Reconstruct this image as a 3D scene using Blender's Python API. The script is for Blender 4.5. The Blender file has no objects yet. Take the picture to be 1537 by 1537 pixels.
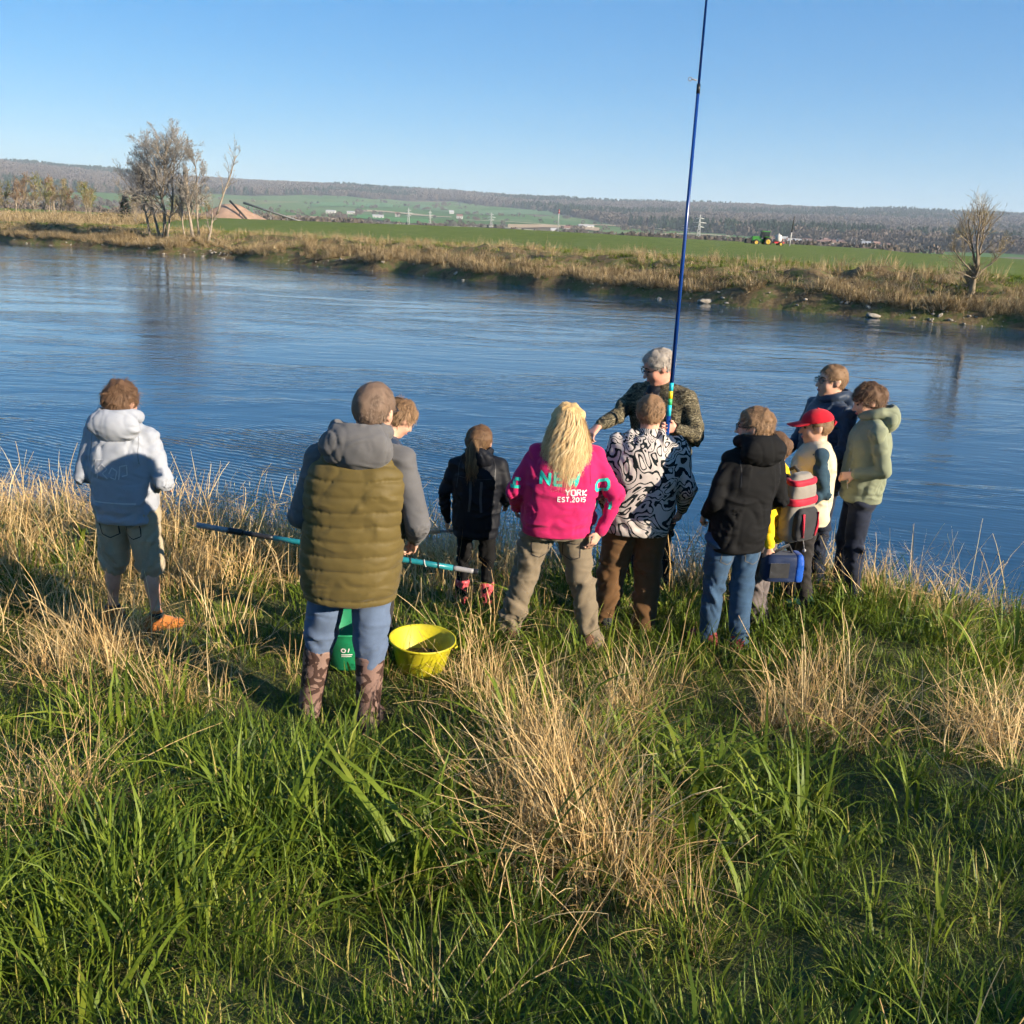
import bpy, bmesh, math, random, time
import numpy as np
from mathutils import Vector, Matrix, Euler
from mathutils.bvhtree import BVHTree
T0 = time.time()
SC = bpy.context.scene
COL = SC.collection
rad = math.radians
rng = np.random.default_rng(7)
random.seed(7)

# ------------------------------------------------------------------ camera, sky, sun, exposure
PITCH, ROLL, EYE = rad(15.9), rad(2.7), 2.5
cam = bpy.data.cameras.new('camera'); cam_o = bpy.data.objects.new('camera', cam); COL.objects.link(cam_o)
cam.sensor_width = 36.0; cam.lens = 36.0*1450/1537; cam.clip_start = 0.1; cam.clip_end = 30000
_f = Vector((0, math.cos(PITCH), -math.sin(PITCH))); _r = Vector((1, 0, 0)); _u = _r.cross(_f)
_r2 = math.cos(ROLL)*_r + math.sin(ROLL)*_u; _u2 = -math.sin(ROLL)*_r + math.cos(ROLL)*_u
cam_o.matrix_world = Matrix(((_r2.x, _u2.x, -_f.x, 0), (_r2.y, _u2.y, -_f.y, 0), (_r2.z, _u2.z, -_f.z, EYE), (0, 0, 0, 1)))
SC.camera = cam_o

SUN_EL, SUN_AZ = rad(19), rad(123)          # low evening sun, behind the camera and to its right
world = bpy.data.worlds.new('World'); SC.world = world; world.use_nodes = True
wn = world.node_tree.nodes; wl = world.node_tree.links
sky = wn.new('ShaderNodeTexSky'); sky.sky_type = 'NISHITA'; sky.sun_disc = False
sky.sun_elevation = SUN_EL; sky.sun_rotation = SUN_AZ; sky.air_density = 1.0; sky.dust_density = 0.0; sky.ozone_density = 3.5
hs = wn.new('ShaderNodeHueSaturation'); hs.inputs['Saturation'].default_value = 1.5; wl.new(sky.outputs[0], hs.inputs['Color']); mxs = wn.new('ShaderNodeMix'); mxs.data_type = 'RGBA'; mxs.inputs[0].default_value = 0.34; mxs.inputs[7].default_value = (1.35, 3.7, 8.0, 1); wl.new(hs.outputs[0], mxs.inputs[6]); wl.new(mxs.outputs[2], wn['Background'].inputs[0]); wn['Background'].inputs[1].default_value = 0.051
sun = bpy.data.lights.new('sun', 'SUN'); sun.energy = 5.0; sun.angle = rad(0.55); sun.color = (1.0, 0.87, 0.69)
sun_o = bpy.data.objects.new('sun', sun); COL.objects.link(sun_o)
_sd = Vector((math.sin(SUN_AZ)*math.cos(SUN_EL), math.cos(SUN_AZ)*math.cos(SUN_EL), math.sin(SUN_EL)))
sun_o.rotation_euler = _sd.to_track_quat('Z', 'Y').to_euler(); sun_o.location = (20, -20, 30)
SC.view_settings.view_transform = 'Standard'; SC.view_settings.look = 'None'
SC.view_settings.exposure = 1.35; SC.view_settings.gamma = 1.0; SC.view_settings.use_curve_mapping = False
SC.cycles.max_bounces = 4; SC.cycles.diffuse_bounces = 2; SC.cycles.glossy_bounces = 3; SC.cycles.transmission_bounces = 3; SC.cycles.transparent_max_bounces = 4; SC.cycles.use_adaptive_sampling = True; SC.cycles.adaptive_threshold = 0.04; SC.cycles.adaptive_min_samples = 12; SC.cycles.volume_bounces = 0
SC.cycles.caustics_reflective = False; SC.cycles.caustics_refractive = False
SC.cycles.use_denoising = True

# ------------------------------------------------------------------ numeric helpers
def _hash(ix, iy, iz, seed):
    n = (ix.astype(np.int64)*374761393 + iy.astype(np.int64)*668265263 + iz.astype(np.int64)*2147483647 + seed*1274126177) & 0xffffffff
    n = ((n ^ (n >> 13))*1274126177) & 0xffffffff
    return ((n ^ (n >> 16)) & 0xffff).astype(np.float32)/65535.0
def noise(x, y, z=0.0, seed=0):
    """smooth value noise in 0..1"""
    x, y, z = np.broadcast_arrays(np.asarray(x, np.float32), np.asarray(y, np.float32), np.asarray(z, np.float32))
    ix, iy, iz = np.floor(x), np.floor(y), np.floor(z)
    fx, fy, fz = x-ix, y-iy, z-iz
    fx = fx*fx*(3-2*fx); fy = fy*fy*(3-2*fy); fz = fz*fz*(3-2*fz)
    o = 0
    for dz in (0, 1):
        wz = fz if dz else 1-fz
        for dy in (0, 1):
            wy = fy if dy else 1-fy
            for dx in (0, 1):
                wx = fx if dx else 1-fx
                o = o + _hash(ix+dx, iy+dy, iz+dz, seed)*wx*wy*wz
    return o
def fbm(x, y, z=0.0, oct=4, seed=0):
    s = 0; a = 0.5; t = 0
    for i in range(oct):
        s = s + a*noise(np.asarray(x)*2**i, np.asarray(y)*2**i, np.asarray(z)*2**i, seed+i*17); t += a; a *= 0.5
    return s/t
def sstep(a, b, x):
    t = np.clip((np.asarray(x)-a)/(b-a), 0, 1); return t*t*(3-2*t)

# ------------------------------------------------------------------ scene helpers
def props(o, label=None, cat=None, group=None, kind=None):
    if label: o['label'] = label
    if cat: o['category'] = cat
    if group: o['group'] = group
    if kind: o['kind'] = kind
    return o
def raw_mesh(name, V, F, smooth=True):
    V = np.asarray(V, np.float32)
    me = bpy.data.meshes.new(name)
    if isinstance(F, np.ndarray) and F.ndim == 2:
        n, k = F.shape
        me.vertices.add(len(V)); me.vertices.foreach_set('co', V.ravel())
        me.loops.add(n*k); me.loops.foreach_set('vertex_index', F.astype(np.int32).ravel())
        me.polygons.add(n); me.polygons.foreach_set('loop_start', np.arange(0, n*k, k, dtype=np.int32))
        try: me.polygons.foreach_set('loop_total', np.full(n, k, np.int32))
        except Exception: pass
        me.update(calc_edges=True); me.validate()
    else:
        me.from_pydata([tuple(map(float, v)) for v in V], [], F); me.update()
    if smooth: me.polygons.foreach_set('use_smooth', np.ones(len(me.polygons), bool))
    return me
def link(name, me, mat=None, parent=None, loc=None, rotz=None):
    o = bpy.data.objects.new(name, me); COL.objects.link(o)
    if mat is not None and me is not None and len(me.materials) == 0: me.materials.append(mat)
    if parent is not None: o.parent = parent
    if loc is not None: o.location = loc
    if rotz is not None: o.rotation_euler = (0, 0, rotz)
    return o
def obj(name, V, F, mat, parent=None, smooth=True, loc=None, rotz=None):
    return link(name, raw_mesh(name, V, F, smooth), mat, parent, loc, rotz)
def empty(name, loc=(0, 0, 0), rotz=0):
    o = bpy.data.objects.new(name, None); COL.objects.link(o); o.location = loc; o.rotation_euler = (0, 0, rotz); o.empty_display_size = 0.1
    return o
class MB:
    """collects simple shapes into one mesh"""
    def __init__(s): s.V = []; s.F = []
    def add(s, V, F):
        n = len(s.V); s.V += [tuple(v) for v in V]; s.F += [tuple(i+n for i in f) for f in F]
    def box(s, c, d, R=None):
        x, y, z = (k/2 for k in d)
        P = [Vector((a*x, b*y, e*z)) for a in (-1, 1) for b in (-1, 1) for e in (-1, 1)]
        if R is not None: P = [R @ p for p in P]
        s.add([p+Vector(c) for p in P], [(0, 1, 3, 2), (4, 6, 7, 5), (0, 4, 5, 1), (2, 3, 7, 6), (0, 2, 6, 4), (1, 5, 7, 3)])
    def tube(s, pts, rs, n=8, caps=True):
        pts = [Vector(p) for p in pts]
        if not hasattr(rs, '__len__'): rs = [rs]*len(pts)
        up = Vector((0, 0, 1)); rings = []
        for i, p in enumerate(pts):
            d = (pts[min(i+1, len(pts)-1)]-pts[max(i-1, 0)]).normalized()
            a = d.cross(up)
            if a.length < 0.05: a = d.cross(Vector((0, 1, 0)))
            a.normalize(); b = a.cross(d).normalized()
            rings.append([p+(a*math.cos(2*math.pi*k/n)+b*math.sin(2*math.pi*k/n))*rs[i] for k in range(n)])
        V = [v for r in rings for v in r]; F = []
        for i in range(len(pts)-1):
            for k in range(n):
                F.append((i*n+k, i*n+(k+1) % n, (i+1)*n+(k+1) % n, (i+1)*n+k))
        if caps:
            F.append(tuple(range(n))[::-1]); F.append(tuple((len(pts)-1)*n+k for k in range(n)))
        s.add(V, F)
    def lathe(s, prof, c=(0, 0, 0), n=32, close=False):
        V = []; F = []
        for r, z in prof:
            for k in range(n): V.append((c[0]+r*math.cos(2*math.pi*k/n), c[1]+r*math.sin(2*math.pi*k/n), c[2]+z))
        m = len(prof)
        for i in range(m-1):
            for k in range(n): F.append((i*n+k, i*n+(k+1) % n, (i+1)*n+(k+1) % n, (i+1)*n+k))
        if close: F.append(tuple(range(n))[::-1]); F.append(tuple((m-1)*n+k for k in range(n)))
        s.add(V, F)
    def ball(s, c, r, n=10):
        if not hasattr(r, '__len__'): r = (r, r, r)
        V = [(c[0], c[1], c[2]-r[2])]; m = n//2
        for i in range(1, m):
            a = math.pi*i/m
            for k in range(n): V.append((c[0]+r[0]*math.sin(a)*math.cos(2*math.pi*k/n), c[1]+r[1]*math.sin(a)*math.sin(2*math.pi*k/n), c[2]-r[2]*math.cos(a)))
        V.append((c[0], c[1], c[2]+r[2])); F = [(0, 1+(k+1) % n, 1+k) for k in range(n)]
        for i in range(m-2):
            for k in range(n): F.append((1+i*n+k, 1+i*n+(k+1) % n, 1+(i+1)*n+(k+1) % n, 1+(i+1)*n+k))
        L = len(V)-1; F += [(L, 1+(m-2)*n+k, 1+(m-2)*n+(k+1) % n) for k in range(n)]
        s.add(V, F)
    def build(s, name, mat, parent=None, smooth=True, loc=None, rotz=None):
        return obj(name, s.V, s.F, mat, parent, smooth, loc, rotz)

# ------------------------------------------------------------------ materials
def mat(name, col, rough=0.7, spec=0.3):
    m = bpy.data.materials.new(name); m.use_nodes = True
    b = m.node_tree.nodes['Principled BSDF']
    b.inputs['Base Color'].default_value = (*col, 1); b.inputs['Roughness'].default_value = rough
    b.inputs['Specular IOR Level'].default_value = spec
    return m
class NT:
    """tiny node helper"""
    def __init__(s, m): s.m = m; s.t = m.node_tree; s.b = s.t.nodes['Principled BSDF']
    def n(s, typ, **k):
        x = s.t.nodes.new(typ)
        for a, v in k.items():
            if a in ('inp',):
                for i, w in v.items(): x.inputs[i].default_value = w
            else: setattr(x, a, v)
        return x
    def l(s, a, b): s.t.links.new(a, b)
    def coord(s, kind='Object', scale=(1, 1, 1), rot=(0, 0, 0)):
        c = s.n('ShaderNodeTexCoord'); mp = s.n('ShaderNodeMapping'); s.l(c.outputs[kind], mp.inputs[0])
        mp.inputs['Scale'].default_value = scale; mp.inputs['Rotation'].default_value = rot
        return mp.outputs[0]
    def noise(s, vec, scale, detail=4, rough=0.55, dist=0.0, ridged=False):
        x = s.n('ShaderNodeTexNoise')
        if ridged: x.noise_type = 'RIDGED_MULTIFRACTAL'
        s.l(vec, x.inputs['Vector']); x.inputs['Scale'].default_value = scale
        x.inputs['Detail'].default_value = detail; x.inputs['Roughness'].default_value = rough; x.inputs['Distortion'].default_value = dist
        return x
    def ramp(s, fac, stops, interp='LINEAR'):
        r = s.n('ShaderNodeValToRGB'); r.color_ramp.interpolation = interp; e = r.color_ramp.elements
        while len(e) > 1: e.remove(e[-1])
        e[0].position = stops[0][0]; e[0].color = (*stops[0][1], 1)
        for p, c in stops[1:]:
            q = e.new(p); q.color = (*c, 1)
        s.l(fac, r.inputs[0]); return r.outputs[0]
    def mix(s, fac, a, b, blend='MIX'):
        x = s.n('ShaderNodeMix', data_type='RGBA', blend_type=blend)
        for v, i in ((fac, 0), (a, 6), (b, 7)):
            if hasattr(v, 'links'): s.l(v, x.inputs[i])
            else: x.inputs[i].default_value = v if i == 0 else (*v, 1)
        return x.outputs[2]
    def math(s, op, a, b=0.0, c=0.0):
        x = s.n('ShaderNodeMath', operation=op)
        for i, v in enumerate((a, b, c)):
            if hasattr(v, 'links'): s.l(v, x.inputs[i])
            else: x.inputs[i].default_value = v
        return x.outputs[0]
    def base(s, c): s.l(c, s.b.inputs['Base Color'])
    def bump(s, h, strength=0.3, dist=0.01, prev=None):
        x = s.n('ShaderNodeBump'); s.l(h, x.inputs['Height']); x.inputs['Strength'].default_value = strength; x.inputs['Distance'].default_value = dist
        if prev is not None: s.l(prev, x.inputs['Normal'])
        s.l(x.outputs[0], s.b.inputs['Normal']); return x.outputs[0]

def mottled(name, c1, c2, scale=3, rough=0.8, bump=0.0, bscale=40, bdist=0.01, spec=0.2, detail=5):
    m = mat(name, c1, rough, spec); t = NT(m); v = t.coord('Object')
    t.base(t.ramp(t.noise(v, scale, detail).outputs[0], [(0.3, c1), (0.7, c2)]))
    if bump: t.bump(t.noise(v, bscale, 3).outputs[0], bump, bdist)
    return m
def cloth(name, c, var=0.18, weave=600, wr=0.6, rough=0.85, sheen=0.1):
    """woven cloth: slight tone variation, soft wrinkles and fine weave relief"""
    m = mat(name, c, rough, 0.15); t = NT(m); v = t.coord('Object')
    d = tuple(k*(1-var) for k in c); e = tuple(min(1, k*(1+var*0.6)) for k in c)
    t.base(t.ramp(t.noise(v, 9, 6, 0.65).outputs[0], [(0.3, d), (0.7, e)]))
    b1 = t.bump(t.noise(t.coord('Object', (1.0, 1.0, 1.9), (0.5, 0.4, 0.3)), 5.5, 2, 0.5, 0.9, True).outputs[0], wr, 0.035)
    t.bump(t.noise(v, weave*0.5, 2).outputs[0], 0.18, 0.002, b1)
    t.b.inputs['Sheen Weight'].default_value = sheen
    return m
def leafy(name, stops, trans=0.35, rough=0.5, attr='tone', spec=0.35):
    """blade material: colour from a per-blade tone, some light passing through"""
    m = mat(name, stops[0][1], rough, spec); t = NT(m)
    a = t.n('ShaderNodeAttribute', attribute_name=attr)
    c = t.ramp(a.outputs['Fac'], stops); t.base(c)
    tr = t.n('ShaderNodeBsdfTranslucent'); t.l(c, tr.inputs[0])
    mx = t.n('ShaderNodeMixShader'); mx.inputs[0].default_value = trans
    t.l(t.b.outputs[0], mx.inputs[1]); t.l(tr.outputs[0], mx.inputs[2])
    t.l(mx.outputs[0], t.t.nodes['Material Output'].inputs[0])
    return m

# ------------------------------------------------------------------ near bank: shape of the ground
WATER_Z = -0.9
def edge_y(x): return 7.95 - 0.10*np.asarray(x) - 0.62*sstep(2.5, 4.2, x) + 0.35*(noise(np.asarray(x)*0.5, 3.3, seed=4)-0.5)
def ground_z(x, y):
    x = np.asarray(x, float); y = np.asarray(y, float)
    u = y - edge_y(x)                                   # 0 at the lip of the bank
    yy = np.array([-8, -4, 0, 2, 4.5, 6.0, 7.6]); zz = np.array([1.5, 1.25, 0.90, 0.50, 0.03, -0.07, -0.14])
    z = np.interp(y, yy, zz)
    drop = np.interp(u, [-0.5, 0.0, 0.7, 1.5, 2.4, 4], [0, 0.06, 0.42, 0.80, 1.15, 1.8])
    z = z - drop
    z = z + 0.12*sstep(1.4, 2.4, x)*(1-sstep(2.6, 3.6, x))*(1-sstep(0.2, 1.2, u))
    z = z + (0.07+0.20*sstep(4.6, 3.4, y))*(fbm(x*0.9, y*0.9, seed=2)-0.5) + (0.05+0.08*sstep(4.6, 3.4, y))*(noise(x*2.6, y*2.6, seed=9)-0.5)
    return z
def gz(x, y): return float(ground_z(np.array([x]), np.array([y]))[0])

def grid_mesh(xs, ys, zf):
    X, Y = np.meshgrid(xs, ys, indexing='ij'); Z = zf(X, Y)
    V = np.stack([X, Y, Z], -1).reshape(-1, 3); nx, ny = len(xs), len(ys)
    i = np.arange((nx-1)*(ny-1)); a = (i//(ny-1))*ny + i % (ny-1)
    return V, np.stack([a, a+ny, a+ny+1, a+1], 1)

soil = mottled('soil_under_grass', (0.045, 0.060, 0.014), (0.11, 0.10, 0.035), 9, 0.95, 0.9, 45, 0.04)
V, F = grid_mesh(np.linspace(-16, 16, 131), np.linspace(-7, 12.5, 91), ground_z)
props(obj('ground', V, F, soil), 'grassy near river bank sloping down to the water', 'bank', kind='structure')

# ------------------------------------------------------------------ water
m = mat('river_water', (0.012, 0.045, 0.088), 0.04, 0.5); t = NT(m); t.b.inputs['IOR'].default_value = 1.333
m_water = m
v1 = t.coord('Object', (0.42, 1.0, 1), (0, 0, rad(-30)))   # long slicks drifting along the current
v2 = t.coord('Object', (1.0, 2.6, 1), (0, 0, rad(-20)))
v3 = t.coord('Object', (1, 1, 1))
slick = t.ramp(t.noise(v1, 0.15, 5, 0.6, 1.6).outputs[0], [(0.46, (0, 0, 0)), (0.58, (1, 1, 1))])
fine = t.noise(v2, 1.5, 3, 0.5, 0.4).outputs[0]
swell = t.noise(v1, 0.9, 3, 0.5, 0.8).outputs[0]
wv = t.n('ShaderNodeTexWave', wave_type='BANDS', bands_direction='Y', wave_profile='SIN')
mp = t.coord('Object', (1, 1, 1), (0, 0, rad(24))); t.l(mp, wv.inputs['Vector'])
wv.inputs['Scale'].default_value = 2.1; wv.inputs['Distortion'].default_value = 7.0; wv.inputs['Detail'].default_value = 3; wv.inputs['Detail Scale'].default_value = 0.45
# wavelets only near the bank and mostly to the left
sx = t.n('ShaderNodeSeparateXYZ'); t.l(v3, sx.inputs[0])
near = t.n('ShaderNodeMapRange', interpolation_type='SMOOTHSTEP'); t.l(sx.outputs[1], near.inputs[0])
for i, k in ((1, 19.0), (2, 9.0), (3, 0.0), (4, 1.0)): near.inputs[i].default_value = k
left = t.n('ShaderNodeMapRange', interpolation_type='SMOOTHSTEP'); t.l(sx.outputs[0], left.inputs[0])
for i, k in ((1, 2.0), (2, -4.0), (3, 0.12), (4, 1.0)): left.inputs[i].default_value = k
amp = t.math('MULTIPLY', near.outputs[0], left.outputs[0])
h = t.math('MULTIPLY', wv.outputs['Fac'], t.math('MULTIPLY', t.math('MULTIPLY', amp, t.math('ADD', 0.35, slick)), 0.022))
h = t.math('ADD', h, t.math('MULTIPLY', fine, t.math('ADD', t.math('MULTIPLY', slick, 0.020), 0.004)))
h = t.math('ADD', h, t.math('MULTIPLY', swell, 0.022))
t.bump(h, 1.0, 1.0)
V, F = grid_mesh(np.linspace(-400, 400, 41), np.linspace(6.0, 320, 41), lambda X, Y: np.full(X.shape, WATER_Z))
props(obj('water', V, F, m_water), 'broad blue river with slow current', 'river', kind='structure')
# ------------------------------------------------------------------ far bank, field and hills
SHORE = np.array([(-330, 300), (-200, 216), (-130, 168), (-64, 122.4), (-33, 101.5), (-10.4, 83.8), (5.2, 66.7), (15.6, 56.4), (27, 50.0), (45, 43.5), (80, 33), (150, 14)])
INL = np.array([0.62, 0.785])                           # inland direction
def shore_pt(s):
    d = np.r_[0, np.cumsum(np.hypot(*np.diff(SHORE, axis=0).T))]
    return np.stack([np.interp(s, d, SHORE[:, 0]), np.interp(s, d, SHORE[:, 1])], -1), d[-1]
def bank_profile(t, s):
    """height above datum at t metres inland"""
    w = 0.85 + 0.4*(noise(s*0.05, 1.2, seed=21)-0.5)
    z = np.interp(t/w, [-4, -0.6, 0.15, 0.9, 3.0, 6.5, 9.5, 14, 60, 125, 190, 330, 520], [-2.2, -1.15, -0.75, -0.15, 0.12, 0.55, 1.05, 1.25, 1.9, 2.45, 2.45, 1.0, 1.0])
    lump = (fbm(s*0.28, t*0.35, seed=31)-0.5)*1.7 + (noise(s*0.9, t*0.9, seed=33)-0.5)*0.35
    return z + lump*sstep(0.0, 2.0, t)*(1-sstep(9, 16, t)) + (noise(s*0.03, t*0.03, seed=35)-0.5)*0.5*sstep(14, 40, t) + 1.3*sstep(18, 70, t)*sstep(430, 330, s)
_, SL = shore_pt(0.0)
s_near = np.r_[np.linspace(0, 290, 60)[:-1], np.linspace(290, 575, 520), np.linspace(575, SL, 40)[1:]]
t_in = np.r_[np.linspace(-4, 0, 6)[:-1], np.linspace(0, 16, 40), np.geomspace(17, 520, 32)]
S, TT = np.meshgrid(s_near, t_in, indexing='ij')
B, _ = shore_pt(S.ravel()); jit = (noise(S.ravel()*0.35, 7.7, seed=41)-0.5)*1.6
XY = B + INL[None]*(TT.ravel()+jit*np.exp(-np.maximum(TT.ravel(), 0)/8))[:, None]
Z = bank_profile(TT, S).ravel()
V = np.column_stack([XY, Z]); ns, nt_ = S.shape
i = np.arange((ns-1)*(nt_-1)); a = (i//(nt_-1))*nt_ + i % (nt_-1)
F = np.stack([a, a+nt_, a+nt_+1, a+1], 1)
m = mat('far_bank_earth', (0.1, 0.08, 0.05), 0.95, 0.1); t = NT(m)
at_ = t.n('ShaderNodeAttribute', attribute_name='inland'); v = t.coord('Object')
n1 = t.noise(v, 0.35, 5, 0.6).outputs[0]; n2 = t.noise(v, 2.0, 4, 0.6).outputs[0]
bank_c = t.ramp(t.noise(v, 0.9, 6, 0.7).outputs[0], [(0.32, (0.055, 0.040, 0.022)), (0.47, (0.15, 0.105, 0.055)), (0.56, (0.075, 0.090, 0.026)), (0.70, (0.20, 0.145, 0.075))])
field_c = t.ramp(t.noise(v, 0.5, 7, 0.75).outputs[0], [(0.3, (0.075, 0.105, 0.020)), (0.5, (0.105, 0.140, 0.028)), (0.7, (0.14, 0.165, 0.045))])
ff = t.n('ShaderNodeMapRange'); t.l(t.math('ADD', at_.outputs['Fac'], t.math('MULTIPLY', t.math('SUBTRACT', n1, 0.5), 9.0)), ff.inputs[0])
for k, q in ((1, 11.0), (2, 14.0)): ff.inputs[k].default_value = q
t.base(t.mix(ff.outputs[0], bank_c, field_c)); t.bump(n2, 0.6, 0.2)
me = raw_mesh('far_bank', V, F)
at = me.attributes.new('inland', 'FLOAT', 'POINT'); at.data.foreach_set('value', TT.ravel().astype(np.float32))
props(link('far_bank', me, m), 'far river bank with a green field behind it', 'bank', kind='structure')
def bank_point(s, tt):
    p, _ = shore_pt(np.asarray(s, float)); j = (noise(np.asarray(s)*0.35, 7.7, seed=41)-0.5)*1.6
    xy = p + INL*(np.asarray(tt)+j*np.exp(-np.maximum(tt, 0)/8))[..., None]
    return np.column_stack([np.atleast_2d(xy), np.atleast_1d(bank_profile(np.asarray(tt, float), np.asarray(s, float)))])

def hill_z(x, y):
    r = np.hypot(x, y); az = np.degrees(np.arctan2(x, y))
    g = np.interp(az, [-60, -28, -20, -8, 0, 8, 16, 28, 60], [1.12, 1.14, 1.07, 1.05, 1.0, 1.01, 1.02, 1.0, 0.95])
    z = np.interp(r, [0, 250, 420, 700, 1000, 1700, 2500, 3500, 4200, 5200, 7500], [-6, -2.5, 1.0, 3.2, 9.5, 38, 90, 160, 186, 170, 120])*0.775
    und = (fbm(x*0.0012, y*0.0012, seed=51)-0.5)*26*sstep(700, 2600, r) + (fbm(az*0.35, r*0.0004, seed=55, oct=3)-0.5)*18*sstep(1800, 3600, r)
    return z*g + und
azs = np.radians(np.linspace(-50, 50, 300)); rs = np.r_[np.geomspace(210, 900, 30)[:-1], np.geomspace(900, 7500, 90)]
A, R = np.meshgrid(azs, rs, indexing='ij'); X, Y = R*np.sin(A), R*np.cos(A)
V = np.stack([X, Y, hill_z(X, Y)], -1).reshape(-1, 3); n1_, n2_ = A.shape
i = np.arange((n1_-1)*(n2_-1)); a = (i//(n2_-1))*n2_ + i % (n2_-1); F = np.stack([a, a+n2_, a+n2_+1, a+1], 1)
def forest_edge(x, y):
    az = np.degrees(np.arctan2(x, y))
    e = np.interp(az, [-50, -28, -20, -13, -7, -3, 1, 4, 8, 13, 20, 50], [1500, 1700, 2300, 2600, 2800, 2900, 2300, 1900, 1500, 1250, 1000, 900])
    return e*(1+0.16*(fbm(az*0.35, 2.2, seed=61, oct=3)-0.5))
me = raw_mesh('hills', V, F)
at = me.attributes.new('wood', 'FLOAT', 'POINT'); rr = np.hypot(X, Y); fe = forest_edge(X, Y)
at.data.foreach_set('value', sstep(-40, 40, rr-fe).ravel().astype(np.float32))
m = mat('farmland_and_forest_floor', (0.1, 0.1, 0.05), 0.95, 0.05); t = NT(m)
v = t.coord('Object', (1.0, 0.42, 0), (0, 0, rad(6)))
vo = t.n('ShaderNodeTexVoronoi'); t.l(v, vo.inputs['Vector']); vo.inputs['Scale'].default_value = 0.0052; vo.inputs['Randomness'].default_value = 0.95
sp = t.n('ShaderNodeSeparateColor'); t.l(vo.outputs['Color'], sp.inputs[0])
fields = t.ramp(sp.outputs[0], [(0.0, (0.085, 0.16, 0.045)), (0.30, (0.12, 0.18, 0.065)), (0.48, (0.09, 0.15, 0.045)), (0.60, (0.17, 0.19, 0.08)), (0.70, (0.10, 0.17, 0.05)), (0.84, (0.16, 0.13, 0.085)), (0.92, (0.09, 0.155, 0.05))], 'CONSTANT')
wo = t.n('ShaderNodeAttribute', attribute_name='wood')
fn = t.noise(t.coord('Object', (1, 1, 1)), 0.012, 6, 0.6).outputs[0]
floor_c = t.ramp(fn, [(0.3, (0.06, 0.045, 0.035)), (0.6, (0.10, 0.075, 0.055))])
t.base(t.mix(wo.outputs['Fac'], fields, floor_c))
props(link('hills', me, m), 'long wooded ridge with fields on its lower slope', 'hills', kind='structure')

# single fields on the slope that stand out by colour: azimuth range, distance range
for k_, (a0, a1, r0, r1, c1) in enumerate(((-1.0, 4.2, 1130, 1320, (0.40, 0.285, 0.165)), (-7.2, -2.2, 900, 990, (0.27, 0.20, 0.13)), (-9.5, -4.2, 1720, 1800, (0.36, 0.29, 0.17)), (-7.5, 1.0, 1010, 1050, (0.36, 0.32, 0.20)), (3.0, 8.5, 1480, 1560, (0.34, 0.27, 0.16)), (-13.5, -9.8, 1000, 1110, (0.34, 0.24, 0.15)), (6.0, 11.5, 1120, 1160, (0.36, 0.29, 0.19)), (-6.0, 1.5, 1950, 2300, (0.10, 0.17, 0.06)), (-12, -7.5, 1980, 2250, (0.09, 0.18, 0.06)), (-3.5, 2.5, 1380, 1420, (0.33, 0.29, 0.17)), (-10, -5.5, 1150, 1400, (0.07, 0.19, 0.045)))):
    A_, R_ = np.meshgrid(np.radians(np.linspace(a0, a1, 30)), np.linspace(r0, r1, 10), indexing='ij'); R_ = R_*(1+0.05*np.sin(np.degrees(A_)*0.8+k_)+0.03*(noise(np.degrees(A_)*0.7, k_, seed=k_)-0.5))
    X_, Y_ = R_*np.sin(A_), R_*np.cos(A_); V = np.stack([X_, Y_, hill_z(X_, Y_)+1.2], -1).reshape(-1, 3); i = np.arange(29*9); a = (i//9)*10+i % 9
    props(obj('field', V, np.stack([a, a+10, a+11, a+1], 1), mottled('field_soil', c1, tuple(q*1.18 for q in c1), 0.02, 0.95)), 'cultivated field on the far slope', 'field', kind='structure')

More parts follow.
